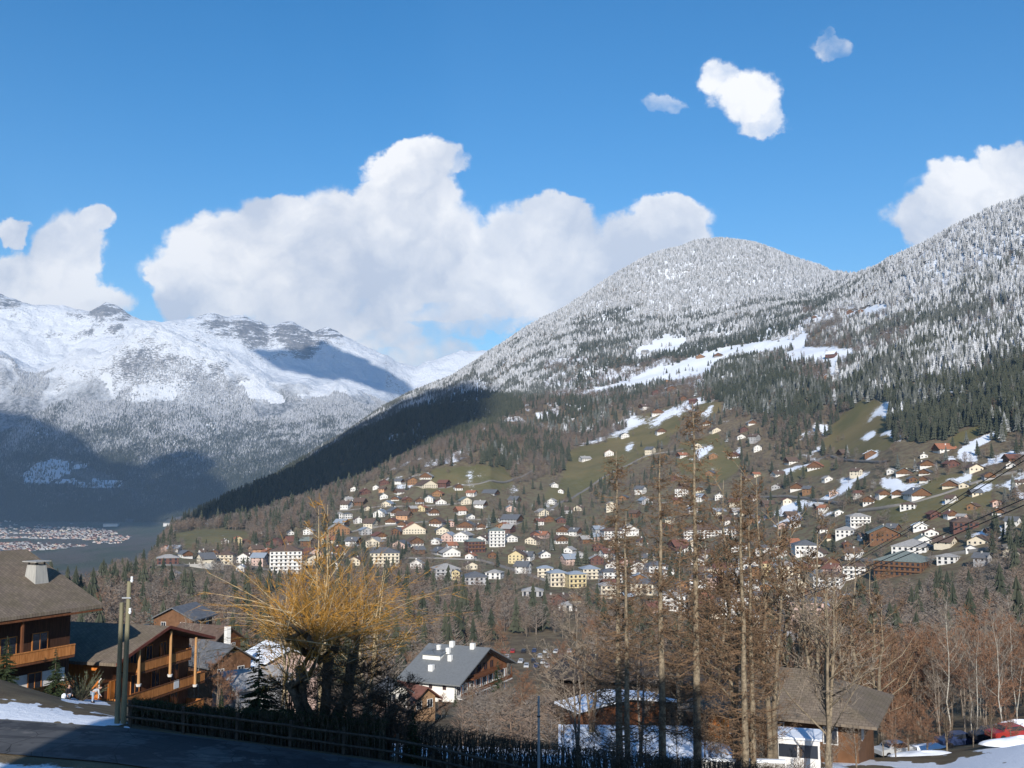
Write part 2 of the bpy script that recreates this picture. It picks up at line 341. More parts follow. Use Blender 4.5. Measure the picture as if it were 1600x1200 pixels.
# snow line: patches low down, complete cover on the tops
hi = np.clip((Z+fbm(X/260, Y/260, 5, 60)*260-330)/320, 0, 1)*(.34+.22*(fbm(X/60, Y/60, 3, 61)+.5))
lowpatch = ((fbm(X/28, Y/28, 4, 70)+fbm(X/140, Y/140, 3, 75)*.7+np.clip((Z-0)/500, -.12, .5)) > 0.50) & (Y > 600)
SNm = np.maximum(SNm, np.maximum(hi, lowpatch*0.9))
def sstep_(v, a, b): t_ = np.clip((v-a)/(b-a), 0, 1); return t_*t_*(3-2*t_)
def blur(A, n=1):
    for _ in range(n):
        P_ = np.pad(A, 1, 'edge'); A = (P_[:-2, 1:-1]+P_[2:, 1:-1]+P_[1:-1, :-2]+P_[1:-1, 2:]+2*A)/6
    return A
SNm = blur(SNm, 4); MDm = blur(MDm, 5)
# foreground: thawing snow beside the road and in the gardens
fg = Y < 140
bank = inpoly(PX+fbm(X/1.2, Y/1.2, 4, 80)*16, PY+fbm(X/.8, Y/.8, 4, 81)*16, [(-300,1085),(0,1097),(60,1103),(120,1110),(180,1122),(200,1132),(200,1142),(0,1126),(-300,1118)])
patch = inpoly(PX+fbm(X/2, Y/2, 3, 82)*5, PY+fbm(X/2, Y/2, 3, 83)*3, [(95,1093),(118,1089),(150,1091),(168,1099),(176,1104),(150,1101),(105,1097)])
gard = ((fbm(X/9, Y/9, 4, 84)+.5) > 0.26) & (X > -14) & (X < 8) & (Y > 53) & (Y < 104)
gard2 = ((fbm(X/7, Y/7, 4, 85)+.5) > 0.46) & (X > 40) & (Y > 58) & (Y < 128)
gard3 = ((fbm(X/7, Y/7, 4, 86)+.5) > 0.50) & (X > 0) & (X < 40) & (Y > 53) & (Y < 100)
verge = (Y < near.Y[2][None, :].repeat(NR, 0)[:]) & (Y > 30) & ((fbm(X/5, Y/5, 4, 87)+.5) > 0.10) & (PX < 330)
for m in (bank, patch, gard, gard2, gard3, verge): SNm = np.where(fg & m, 1.0, SNm)
SNm = np.where(fg, blur(SNm, 2), SNm)
village = np.clip((Y-550)/200, 0, 1)*np.clip((60-Z)/120, 0, 1)
me = mesh_np('hillside', np.stack([X, Y, Z], -1).reshape(-1, 3), grid_faces(NR, NC))
attr(me, 'snow', SNm); attr(me, 'meadow', MDm); attr(me, 'village', village)
me.polygons.foreach_set('use_smooth', np.ones(len(me.polygons), bool))
m = Mat('hillside_ground', 0.95, 0.1)
p = m.pos()
n1 = m.noise(.012, 8, .6, p); n2 = m.noise(.16, 6, .65, p); n3 = m.noise(1.7, 5, .6, p)
brown = m.mix(m.step(n2, .35, .65), (0.120, 0.090, 0.060), (0.200, 0.160, 0.100))
green = m.mix(m.step(n1, .35, .65), (0.085, 0.090, 0.030), (0.175, 0.140, 0.060))
green = m.mix(m.step(n3, .3, .7), green, m.mix(.5, green, (0.22, .17, .09)))
base = m.mix(m.step(m.math('ADD', m.attr('meadow'), m.math('MULTIPLY', m.math('SUBTRACT', n2, .5), .8)), .35, .6), brown, green)
base = m.mix(m.math('MULTIPLY', m.attr('village'), m.step(n2, .42, .6), clamp=True), base, (0.15, 0.145, 0.085))
sn = m.step(m.math('ADD', m.attr('snow'), m.math('MULTIPLY', m.math('ADD', m.math('SUBTRACT', m.noise(.55, 7, .7, p), .5), m.math('SUBTRACT', m.noise(.07, 8, .72, p), .5)), 1.25)), .42, .58)
m.color(m.mix(sn, base, SNOW)); m.bump(m.noise(2.2, 6, .7, p), .6, .25)
me.materials.append(m.m)
hill = link(bpy.data.objects.new('hillside', me)); tag(hill, 'wooded valley slope rising from the road to two snowy hills', kind='structure')

# ground behind the viewpoint, where the unseen house added to shade the road stands
gx, gy = np.meshgrid(np.linspace(-120, 120, 60), np.linspace(-110, 3.0, 30))
gz = -7.5+(3-gy)*.03+fbm(gx/20, gy/20, 3, 9)*.5*np.clip((3-gy)/20, 0, 1)
me = mesh_np('slope', np.stack([gx, gy, gz], -1).reshape(-1, 3), grid_faces(30, 60)); me.materials.append(m.m)
attr(me, 'snow', np.zeros(1800)); attr(me, 'meadow', np.ones(1800)); attr(me, 'village', np.zeros(1800))
tag(link(bpy.data.objects.new('ground', me)), 'grassy slope around the viewpoint', kind='structure')

# ------------------------------------------------------------------ far mountains and the valley floor
us_far = np.concatenate([np.linspace(-1.3, -.60, 30, endpoint=False), np.linspace(-.60, .10, 430), np.linspace(.10, 1.3, 50)[1:]])
frows = [
 [(-600,900,Zt(-290)),(2400,900,Zt(-290))],
 [(-600,4700,Zt(-287)),(800,4700,Zt(-287)),(2400,4700,Zt(-287))],
 [(-600,5500,Zt(-270)),(0,5500,838),(250,5600,826),(400,5800,800),(600,6200,760),(800,6500,Zt(0)),(2400,6500,Zt(0))],
 [(-600,6600,700),(0,6600,735),(120,6600,735),(300,6700,735),(420,6800,700),(520,6900,690),(620,7100,690),(800,7200,650),(2400,7200,Zt(200))],
 [(-600,7300,600),(0,7300,640),(150,7300,640),(300,7400,650),(420,7500,650),(520,7600,645),(620,7900,660),(800,8000,640),(2400,8000,Zt(200))],
 [(-600,7900,500),(-100,7900,545),(0,7900,550),(60,7950,578),(110,8000,562),(160,8000,548),(185,8000,530),(215,8000,512),(255,8050,514),(300,8000,535),(350,8050,545),(385,8000,566),(430,8000,588),(480,8050,600),(545,8100,608),(590,8150,626),(640,8200,648),(720,8300,660),(800,8400,660),(2400,8400,Zt(200))],
 [(-600,8400,530),(0,8350,585),(110,8400,600),(215,8500,555),(300,8500,575),(430,8500,612),(545,8600,634),(640,8700,665),(800,8800,680),(2400,8800,Zt(150))],
 [(-600,9200,440),(0,9100,520),(60,9100,535),(110,9150,545),(160,9150,540),(220,9200,520),(300,9250,545),(430,9400,590),(545,9600,600),(600,9700,605),(640,9800,640),(720,9900,650),(800,10000,660),(2400,10000,Zt(200))],
 [(-600,9700,380),(-100,9700,440),(0,9700,462),(25,9700,470),(60,9700,482),(100,9750,480),(140,9750,486),(165,9750,474),(185,9750,484),(215,9800,502),(250,9900,508),(290,10000,503),(330,10100,495),(380,10200,494),(420,10300,508),(455,10350,500),(490,10400,520),(512,10500,513),(540,10500,528),(560,10500,537),(590,10600,552),(620,10700,568),(650,10800,572),(672,10800,562),(700,10900,553),(725,11000,546),(760,11000,548),(800,11000,560),(900,11000,600),(2400,11000,Zt(300))],
 [(-600,12500,Zt(300)),(2400,12500,Zt(100))],
]
def fb_far(x, y):
    a = np.clip((y-5200)/1800, 0, 1)
    r = 1-2*np.abs(fbm(x/620+3, y/620, 1, 31)*2)
    rg = np.zeros(np.shape(x))
    s = 1.0
    for i in range(4):
        rg = rg+s*(0.5-np.abs(vnoise(x/520*(2**i), y/900*(2**i), 90+i))*2); s *= .5
    return a*(rg*75+fbm(x/90, y/90, 3, 36)*30)*np.clip((y-5400)/2600, 0.05, 1)*np.where(y > 9400, .6, 1)
far = Loft(frows, us_far, fb_far, smooth=2)
fsegs = [6,14,34,34,44,14,20,44,6]
X2, Y2, Z2 = far.grid(fsegs); FR, FC = X2.shape
me = mesh_np('mountain', np.stack([X2, Y2, Z2], -1).reshape(-1, 3), grid_faces(FR, FC))
PX2, PY2 = proj(X2, Y2, Z2)
open_ = np.zeros(X2.shape)
wx = fbm(X2/200, Y2/200, 4, 140)*26; wy = fbm(X2/200, Y2/200, 4, 150)*12
for pl in ([(210,612),(235,606),(262,596),(285,612),(285,624),(262,626),(232,620)],[(205,622),(230,622),(232,628),(210,627)],[(150,590),(165,585),(178,615),(172,618)],
           [(30,745),(60,722),(95,715),(115,725),(112,742),(85,757),(40,758)],[(95,755),(140,748),(185,750),(180,758),(120,760)],[(120,723),(145,724),(140,730),(122,729)],[(30,660),(55,668),(72,678),(60,684),(40,672)],
           [(380,600),(420,598),(445,615),(440,630),(410,628),(385,615)],[(460,612),(480,612),(470,625)],[(240,682),(280,686),(270,693),(245,690)],[(215,650),(232,655),(228,668)],[(330,655),(345,660),(338,690),(332,700)]):
    open_ = np.where(inpoly(PX2+wx, PY2+wy, pl), 1.0, open_)
attr(me, 'open', open_); attr(me, 'cliff', blur(np.where(Y2 > 8500, sstep_(.22-(PY2-500)/150.0+fbm(X2/700, Y2/700, 4, 500), -.2, .3), 0.0), 3)); attr(me, 'village', np.where(Y2 < 5800, 1.0, 0.0)*np.clip((fbm(X2/500, Y2/250, 3, 160)+.35)*3, 0, 1))
me.polygons.foreach_set('use_smooth', np.ones(len(me.polygons), bool))
m = Mat('mountain_ground', 0.9, 0.1)
p = m.pos(); sz = m.n('ShaderNodeSeparateXYZ'); m.l(p, sz.inputs[0]); zz = sz.outputs[2]
nz = m.nrm()
nb = m.noise(.0022, 8, .6, p); nf = m.noise(.02, 8, .7, p); ns = m.noise(.05, 6, .7, m.scale(p, (1, .4, 2.6)))
rock = m.mix(m.step(nf, .35, .65), (0.15, 0.155, 0.17), (0.27, 0.27, 0.28))
# trees thin out between 450 and 900 m above the viewpoint
tl = m.math('ADD', zz, m.math('MULTIPLY', m.math('SUBTRACT', nb, .5), 900.0))
alpine = m.step(tl, 520.0, 760.0)
forest = m.mix(m.step(m.noise(.035, 5, .75, m.scale(p, (1, 1, .35))), .38, .62), (0.13, 0.14, 0.15), (0.40, 0.42, 0.45))
forest = m.mix(m.step(zz, -150.0, 420.0), m.mix(.75, forest, (0.10, 0.09, 0.075)), forest)
steep = m.step(m.math('SUBTRACT', m.math('ADD', nz, m.math('ADD', m.math('MULTIPLY', m.math('SUBTRACT', ns, .5), .9), m.math('MULTIPLY', m.math('MULTIPLY', m.math('SUBTRACT', m.noise(.009, 8, .72, m.scale(p, (.8, .4, 3.4))), .5), m.attr('cliff')), 1.6))), m.math('MULTIPLY', m.attr('cliff'), .30)), .50, .66)
high = m.mix(steep, rock, SNOW)
cl = m.mix(alpine, forest, high)
cl = m.mix(m.step(m.math('ADD', m.attr('open'), m.math('MULTIPLY', m.math('SUBTRACT', nf, .5), .9)), .4, .6), cl, SNOW)
floor_c = m.mix(m.step(m.noise(.004, 4, .6, m.scale(p, (1, .35, 1))), .4, .6), (0.10, 0.115, 0.07), (0.15, 0.13, 0.10))
cl = m.mix(m.step(zz, -262.0, -235.0), floor_c, cl)
m.color(cl); m.bump(m.noise(.012, 10, .75, p), .9, 45.0)
me.materials.append(m.m)
link(tag(bpy.data.objects.new('mountain', me), 'snowy limestone range beyond the valley, forested lower down', kind='structure'))

# ------------------------------------------------------------------ air
def box_mesh(name, x0, x1, y0, y1, z0, z1):
    co = [(x, y, z) for z in (z0, z1) for y in (y0, y1) for x in (x0, x1)]
    return mesh_np(name, co, [(0,2,3,1),(4,5,7,6),(0,1,5,4),(2,6,7,3),(0,4,6,2),(1,3,7,5)])
HAZE_TOP = 1900.0
me = box_mesh('haze', -17500, 17500, -400, 13000, -460, HAZE_TOP)
hm = bpy.data.materials.new('haze'); hm.use_nodes = True; t = hm.node_tree; t.nodes.clear()
pv = t.nodes.new('ShaderNodeVolumePrincipled'); pv.inputs['Color'].default_value = (0.42, 0.66, 1.0, 1); pv.inputs['Density'].default_value = 4.4e-5
pv.inputs['Anisotropy'].default_value = 0.0
mo = t.nodes.new('ShaderNodeOutputMaterial'); t.links.new(pv.outputs[0], mo.inputs['Volume'])
hm.cycles.homogeneous_volume = True
me.materials.append(hm)
link(tag(bpy.data.objects.new('haze', me), 'pale blue winter haze filling the whole valley', kind='stuff'))
# ------------------------------------------------------------------ woods
class MB:
    """collects simple pieces and links them as one mesh"""
    def __init__(s): s.v = []; s.f = []
    def quad(s, a, b, c, d): i = len(s.v); s.v += [a, b, c, d]; s.f.append((i, i+1, i+2, i+3))
    def tri(s, a, b, c): i = len(s.v); s.v += [a, b, c]; s.f.append((i, i+1, i+2))
    def box(s, x0, x1, y0, y1, z0, z1, M=None):
        i = len(s.v); p = [(x, y, z) for z in (z0, z1) for y in (y0, y1) for x in (x0, x1)]
        if M is not None: p = [tuple(M @ Vector(q)) for q in p]
        s.v += p; s.f += [tuple(i+k for k in f) for f in ((0,2,3,1),(4,5,7,6),(0,1,5,4),(2,6,7,3),(0,4,6,2),(1,3,7,5))]
    def prism(s, pts, z0, z1):
        i = len(s.v); n = len(pts); s.v += [(x, y, z0) for x, y in pts]+[(x, y, z1) for x, y in pts]
        s.f.append(tuple(range(i+n-1, i-1, -1))); s.f.append(tuple(range(i+n, i+2*n)))
        for k in range(n): s.f.append((i+k, i+(k+1) % n, i+n+(k+1) % n, i+n+k))
    def tube(s, pts, rads, sides=5):
        i0 = len(s.v); n = len(pts)
        for k in range(n):
            p = Vector(pts[k]); d = (Vector(pts[min(k+1, n-1)])-Vector(pts[max(k-1, 0)]))
            d = d.normalized() if d.length > 1e-9 else Vector((0, 0, 1))
            a = d.cross(Vector((0.31, 0.95, 0.07)) if abs(d.z) > .9 else Vector((0, 0, 1))).normalized(); b = d.cross(a)
            for j in range(sides):
                t = 2*PI*j/sides; s.v.append(tuple(p+(a*math.cos(t)+b*math.sin(t))*rads[k]))
        for k in range(n-1):
            for j in range(sides):
                a = i0+k*sides+j; b = i0+k*sides+(j+1) % sides; s.f.append((a, b, b+sides, a+sides))
        s.f.append(tuple(i0+j for j in range(sides))[::-1]); s.f.append(tuple(i0+(n-1)*sides+j for j in range(sides)))
    def sliver(s, a, b, w):
        """a thin twig: two crossed triangles tapering to the tip"""
        a = Vector(a); b = Vector(b); d = b-a; n = d.cross(Vector((random.gauss(0, 1), random.gauss(0, 1), random.gauss(0, 1))))
        if n.length < 1e-9: return
        n.normalize(); n *= w*.5; s.tri(tuple(a-n), tuple(a+n), tuple(b))
    def mesh(s, name, mat=None, smooth=False):
        me = bpy.data.meshes.new(name); me.from_pydata(s.v, [], s.f); me.update()
        if mat: me.materials.append(mat.m if isinstance(mat, Mat) else mat)
        if smooth: me.polygons.foreach_set('use_smooth', [True]*len(me.polygons))
        return me
    def build(s, name, mat, parent=None, smooth=False, label=None, kind=None):
        o = bpy.data.objects.new(name, s.mesh(name, mat, smooth)); link(o, parent); tag(o, label, None, None, kind); return o
def obj_of(name, me, parent=None, loc=None, rot=None, scale=None):
    o = bpy.data.objects.new(name, me); link(o, parent)
    if loc is not None: o.location = loc
    if rot is not None: o.rotation_euler = rot
    if scale is not None: o.scale = scale if hasattr(scale, '__len__') else (scale,)*3
    return o

def needle_mat(name, frost):
    m = Mat(name, 0.9, 0.1); r = m.rnd()
    n = m.noise(.55, 5, .7); nz = m.nrm()
    g = m.mix(r, (0.028, 0.037, 0.027), (0.060, 0.066, 0.046))
    g = m.mix(m.step(n, .4, .7), g, (0.075, 0.075, 0.05))
    if frost > .5: g = m.mix(.62, g, (0.24, 0.25, 0.26))
    elif frost > 0: g = m.mix(.30, g, (0.20, 0.21, 0.21))
    if frost > 0:
        f = m.math('ADD', m.math('MULTIPLY', nz, .35), m.math('ADD', m.math('MULTIPLY', m.math('SUBTRACT', n, .5), 1.6), m.math('MULTIPLY', m.math('SUBTRACT', r, .5), .25)))
        f = m.step(m.math('ADD', f, frost), .45, .75)
        g = m.mix(f, g, (0.56, 0.58, 0.62))
    m.color(g); return m
MT_DARK = needle_mat('spruce_needles', 0.0); MT_HALF = needle_mat('dusted_needles', 0.37); MT_FROST = needle_mat('frosted_needles', 0.58)
m = Mat('bare_twigs', .95, .1); r = m.rnd()
m.color(m.mix(m.step(r, .15, 1.1), m.mix(m.noise(.4, 3), (0.20, 0.175, 0.155), (0.13, 0.115, 0.10)), (0.19, 0.135, 0.10))); MT_TWIG = m
m = Mat('frosted_twigs', .95, .1); m.color(m.mix(m.step(m.noise(.8, 5, .7), .42, .6), (0.15, 0.13, 0.12), (0.55, 0.56, 0.58))); MT_FTWIG = m
m = Mat('bark', .95, .1); m.color(m.mix(m.noise(3, 5), (0.11, 0.085, 0.065), (0.20, 0.17, 0.13))); MT_BARK = m

def conifer_simple(seed, tiers=6, sides=7, r=.2):
    """unit-height spruce of ragged tiers, for trees a few pixels tall"""
    random.seed(seed); b = MB()
    for k in range(tiers):
        z0 = .06+.86*k/tiers; z1 = min(1.0, z0+.30*(1-.35*k/tiers)); rr = r*(1-k/tiers)**.85+.018
        c = len(b.v); b.v.append((random.uniform(-.01, .01), random.uniform(-.01, .01), z1))
        ph = random.random()*6
        for j in range(sides*2):
            q = rr*(random.uniform(.85, 1.2) if j % 2 == 0 else random.uniform(.45, .65)); t = ph+PI*j/sides
            b.v.append((math.cos(t)*q, math.sin(t)*q, z0+random.uniform(-.03, .03)+(.03 if j % 2 else 0)))
        for j in range(sides*2): b.f.append((c, c+1+j, c+1+(j+1) % (sides*2)))
    return b
def bare_simple(seed, n=120, w=.017, spread=.30, trunk=True, kind=0):
    random.seed(seed); b = MB()
    b.tube([(0, 0, -.03), (random.uniform(-.02, .02), 0, .45), (0, random.uniform(-.03, .03), .8)], [.016, .011, .004], 3)
    for i in range(n):
        t = random.uniform(.22, .92); a = random.random()*2*PI; L = (.30-.18*t)*random.uniform(.7, 1.3); up = random.uniform(.25, .9)
        q = random.random()*spread*.55*math.sin(PI*min(1, t*.9+.1))
        s = Vector((math.cos(a)*q, math.sin(a)*q, t)); e = s+Vector((math.cos(a+random.gauss(0, .4))*L*(1-up*.4), math.sin(a+random.gauss(0, .4))*L*(1-up*.4), L*up*.8))
        if e.z > 1: e.z = 1-random.random()*.05
        b.sliver(s, e, w*random.uniform(.7, 1.5))
    return b
def proto_collection(name, meshes):
    c = bpy.data.collections.new(name)
    for i, me in enumerate(meshes):
        o = bpy.data.objects.new('%s_%02d' % (name, i), me); c.objects.link(o)
    return c
PC = {}
PC['conifer'] = proto_collection('woodland_tree', [conifer_simple(10+i).mesh('spruce', (MT_DARK, MT_HALF, MT_FROST)[i//3]) for i in range(9)] +
    [bare_simple(40+i).mesh('bare', MT_TWIG) for i in range(4)]+[bare_simple(50+i).mesh('bare', MT_FTWIG) for i in range(2)])
PC['coarse'] = proto_collection('coarse_tree', [conifer_simple(70+i, 3, 4, .26).mesh('spruce', (MT_DARK, MT_HALF, MT_FROST)[i]) for i in range(3)])
def gn_scatter(name, pts, size, width, idx, rot, coll, label):
    me = bpy.data.meshes.new(name); n = len(pts); me.vertices.add(n); me.vertices.foreach_set('co', np.asarray(pts, np.float32).ravel())
    a = me.attributes.new('tsize', 'FLOAT_VECTOR', 'POINT'); s = np.stack([size*width, size*width, size], -1); a.data.foreach_set('vector', s.astype(np.float32).ravel())
    a = me.attributes.new('tidx', 'INT', 'POINT'); a.data.foreach_set('value', np.asarray(idx, np.int32))
    a = me.attributes.new('trot', 'FLOAT_VECTOR', 'POINT'); R = np.zeros((n, 3)); R[:, 2] = rot; R[:, 0] = RNG.normal(0, .03, n); a.data.foreach_set('vector', R.astype(np.float32).ravel())
    ng = bpy.data.node_groups.new(name, 'GeometryNodeTree')
    ng.interface.new_socket('Geometry', in_out='INPUT', socket_type='NodeSocketGeometry'); ng.interface.new_socket('Geometry', in_out='OUTPUT', socket_type='NodeSocketGeometry')
    N = ng.nodes.new; gi = N('NodeGroupInput'); go = N('NodeGroupOutput'); ip = N('GeometryNodeInstanceOnPoints'); ci = N('GeometryNodeCollectionInfo')
    ci.inputs['Collection'].default_value = coll; ci.inputs['Separate Children'].default_value = True; ci.inputs['Reset Children'].default_value = True
    def na(nm, ty):
        x = N('GeometryNodeInputNamedAttribute'); x.data_type = ty; x.inputs['Name'].default_value = nm; return x.outputs[0]
    L = ng.links.new
    L(gi.outputs[0], ip.inputs['Points']); L(ci.outputs[0], ip.inputs['Instance']); ip.inputs['Pick Instance'].default_value = True
    L(na('tidx', 'INT'), ip.inputs['Instance Index']); L(na('tsize', 'FLOAT_VECTOR'), ip.inputs['Scale'])
    e2r = N('FunctionNodeEulerToRotation'); L(na('trot', 'FLOAT_VECTOR'), e2r.inputs[0]); L(e2r.outputs[0], ip.inputs['Rotation'])
    L(ip.outputs[0], go.inputs[0])
    o = bpy.data.objects.new(name, me); link(o); mo = o.modifiers.new('trees', 'NODES'); mo.node_group = ng
    return tag(o, label, kind='stuff')

def vis_grid(L, tall):
    yy = np.exp(L.ly)[None, :]; T = L.G/yy; cm = np.maximum.accumulate(T, axis=1); V = (L.G+tall)/yy >= np.concatenate([cm[:, :1], cm[:, :-1]], 1); return V
def visible(L, V, x, y):
    c = np.clip(np.rint(np.interp(x/y, L.us, np.arange(len(L.us)))).astype(int), 0, len(L.us)-1)
    k = np.clip(((np.log(y)-L.ly[0])/(L.ly[1]-L.ly[0])).astype(int), 0, len(L.ly)-1); return V[c, k]
def sample(L, n, y0, y1, u0=-.58, u1=.58):
    u = RNG.uniform(u0, u1, n); y = np.sqrt(RNG.uniform(y0*y0, y1*y1, n)); return u*y, y
def sstep(v, a, b): t = np.clip((v-a)/(b-a), 0, 1); return t*t*(3-2*t)
Vn = vis_grid(near, 14.0)

SPUR = [(262,838),(300,812),(320,800),(400,762),(500,712),(560,678),(640,642),(700,624),(745,612),(800,625),(820,640),(800,652),(750,672),(650,715),(580,750),(500,785),(400,815),(330,830)]
VILLAGE = [(150,880),(200,862),(330,846),(420,850),(520,815),(545,765),(640,738),(700,745),(800,760),(870,745),(930,705),(1000,700),(1040,640),(1090,620),(1130,640),(1180,660),(1230,700),(1300,715),(1400,690),(1480,690),(1620,690),(1620,860),(1500,915),(1380,930),(1280,1010),(1050,1040),(940,965),(860,965),(720,925),(640,905),(560,905),(470,915),(330,925),(200,905)]
DARKC = [[(1098,600),(1115,575),(1150,560),(1180,560),(1215,575),(1290,610),(1290,650),(1200,655),(1150,640),(1110,650)],
         [(1310,600),(1340,560),(1400,540),(1480,520),(1620,500),(1620,660),(1560,665),(1530,660),(1500,672),(1480,700),(1440,690),(1430,650),(1395,640),(1310,640)],
         [(742,735),(760,705),(800,700),(812,720),(790,738),(760,740)]]
N0 = 560000
x, y = sample(near, N0, 100, 4700)
xe, ye = sample(near, 1500, 95, 235); x = np.concatenate([x, xe]); y = np.concatenate([y, ye])
keep = visible(near, Vn, x, y); x = x[keep]; y = y[keep]; z = near.H(x, y); px, py = proj(x, y, z)
keep = (px > -60) & (px < 1660) & (z > -262); x, y, z, px, py = [a[keep] for a in (x, y, z, px, py)]
n = len(x)
sn, md = cover(px, py, x, y, z)
spur = inpoly(px, py, SPUR) & (y > 1700); vil = inpoly(px, py, VILLAGE) & (y < 2600)
dk = np.zeros(n, bool)
for p_ in DARKC: dk |= inpoly(px+fbm(x/40, y/40, 2, 200)*30, py, p_)
cl1 = fbm(x/150, y/150, 4, 210); cl2 = fbm(x/45, y/45, 3, 220)
area0 = (0.58*(4700**2-100**2))/N0        # m2 per candidate
dens = np.where(y < 2000, 1/62., np.where(y < 2500, 1/70., 1/62.))   # trees per m2
dens = np.where(spur, 1/46., dens)
dens = np.where(y < 1300, 1/48., dens)
dens = np.where(vil, np.where(cl2+cl1*.8 > .02, 1/85., 1/420.), dens)
dens = np.where((md > .5) & ~spur, np.where(cl2 > .38, 1/300., 1/9000.), dens)
dens = np.where(sn > .5, np.where(cl2 > .34, 1/500., 1/12000.), dens)
dens = np.where(y < 236, 1., dens)
keep = RNG.random(n) < np.clip(dens*area0, 0, 1)
x, y, z, px, py, spur, vil, dk, cl1, cl2, sn, md = [a[keep] for a in (x, y, z, px, py, spur, vil, dk, cl1, cl2, sn, md)]
# nothing of the wood stands on the hotel, the car park or the lane
clear = (y < 215) | ((y < 300) & (px > 560) & (px < 960)) | ((px > 770) & (px < 930) & (y < 470) & (y > 290) & (py < 1068)) | ((y < 300) & (px < 420)) | ((y < 330) & (px > 940) & (px < 1130)) | ((px > 590) & (px < 660) & (y < 300))
shrub = clear & (y > 95) & ((px > 722) & (px < 905) & (y < 218) | (px > 560) & (px < 640) | (px > 930) & (px < 1320) & (y > 128)) & (cl1+cl2 > -.25)
clear &= ~shrub
x, y, z, px, py, spur, vil, dk, cl1, cl2, sn, md = [a[~clear] for a in (x, y, z, px, py, spur, vil, dk, cl1, cl2, sn, md)]
n = len(x)
# share of conifers
cf = np.where((y > 2450) & (py < 640+np.clip(900-px, 0, 400)*.25), .93, .30)
cf = np.where((px > 1330) & (py < 690), np.clip(.78+cl1*1.2, .15, 1), cf)
cf = np.where((px > 1250) & (px < 1430) & (py > 480) & (py < 600) & (cl1+cl2*.5 < .15), .12, cf)
cf = np.where((px < 860) & (y < 2250) & ~spur, .10+.5*(cl1 > .22), cf)
cf = np.where((px > 850) & (px < 1100) & (py > 560) & (py < 720), np.clip(.28+cl1*1.3, .03, .9), cf)
cf = np.where(vil, .22, cf); cf = np.where(dk, .93, cf); cf = np.where(spur, .99, cf); cf = np.where(y < 900, .10+.35*(cl1 > .2), cf)
cf = np.where((y < 1250) & ~spur & ~vil & ~dk & ~((px > 1330) & (py < 700)), np.minimum(cf, .13), cf)
sz_near = (y < 560)
isc = RNG.random(n) < cf
fr = sstep(z+cl2*220+fbm(x/330, y/120, 3, 260)*420+RNG.normal(0, 60, n)+np.where(px < 1300, 0, 70), 110, 640)
fr = np.where(spur, 0, fr); fr = np.where((px < 900) & (y > 2450) & ~spur & (z > 60), np.maximum(fr, .30+cl2*.6+sstep(z, 60, 420)*.4), fr)
lev = np.where(fr > .60, 2, np.where(fr > .14, 1, 0))
idx = np.where(isc, lev*3+RNG.integers(0, 3, n), np.where(fr > .5, 13+RNG.integers(0, 2, n), 9+RNG.integers(0, 4, n)))
size = np.where(isc, RNG.uniform(13, 22, n), RNG.uniform(9, 15, n))*np.where(vil, .8, 1)*np.where((y > 2400) & ~spur, .78, 1)
width = np.where(isc, RNG.uniform(.8, 1.15, n)*np.where(y > 2400, 1.25, 1), RNG.uniform(.9, 1.3, n))
sm = y < 236; size = np.where(sm, RNG.uniform(2.6, 5.5, n), size); idx = np.where(sm, 9+RNG.integers(0, 4, n), idx); width = np.where(sm, 1.3, width)
FOREST = dict(x=x, y=y, z=z, px=px, py=py, idx=idx, size=size, width=width, isc=isc, vil=vil, spur=spur)
print('near trees', n, 'village', vil.sum())

# forest of the far range
Vf = vis_grid(far, 12.0)
x, y = sample(far, 380000, 5600, 8300, -.58, .02)
keep = visible(far, Vf, x, y); x = x[keep]; y = y[keep]; z = far.H(x, y); px, py = proj(x, y, z)
op = np.zeros(len(x), bool)
nb_ = fbm(x/450, y/450, 4, 300)
keep = (px > -40) & (z > -255) & (z+nb_*700 < 610) & (RNG.random(len(x)) < np.clip(.62+nb_*.9, .15, .95)) & ~((y < 5900) & (nb_ < .1))
for pl in ([(205,604),(262,594),(290,612),(285,626),(205,630)],[(30,745),(60,722),(95,715),(125,722),(185,750),(180,758),(85,757),(40,758)],[(380,600),(420,598),(445,615),(440,630),(385,618)]):
    keep &= ~(inpoly(px, py, pl) & (RNG.random(len(px)) < .85))
x, y, z, px, py = [a[keep] for a in (x, y, z, px, py)]; n = len(x)
fr = sstep(z+fbm(x/120, y/120, 3, 310)*300+RNG.normal(0, 110, n), -60, 520)
idx = np.where(fr > .78, 2, np.where(fr > .22, 1, 0))
print('far trees', n)
gn_scatter('far_forest', np.stack([x, y, z-1], -1), RNG.uniform(15, 26, n), np.full(n, 1.0), idx, RNG.uniform(0, 6.28, n), PC['coarse'], 'frosted forest covering the lower flank of the far snowy range')
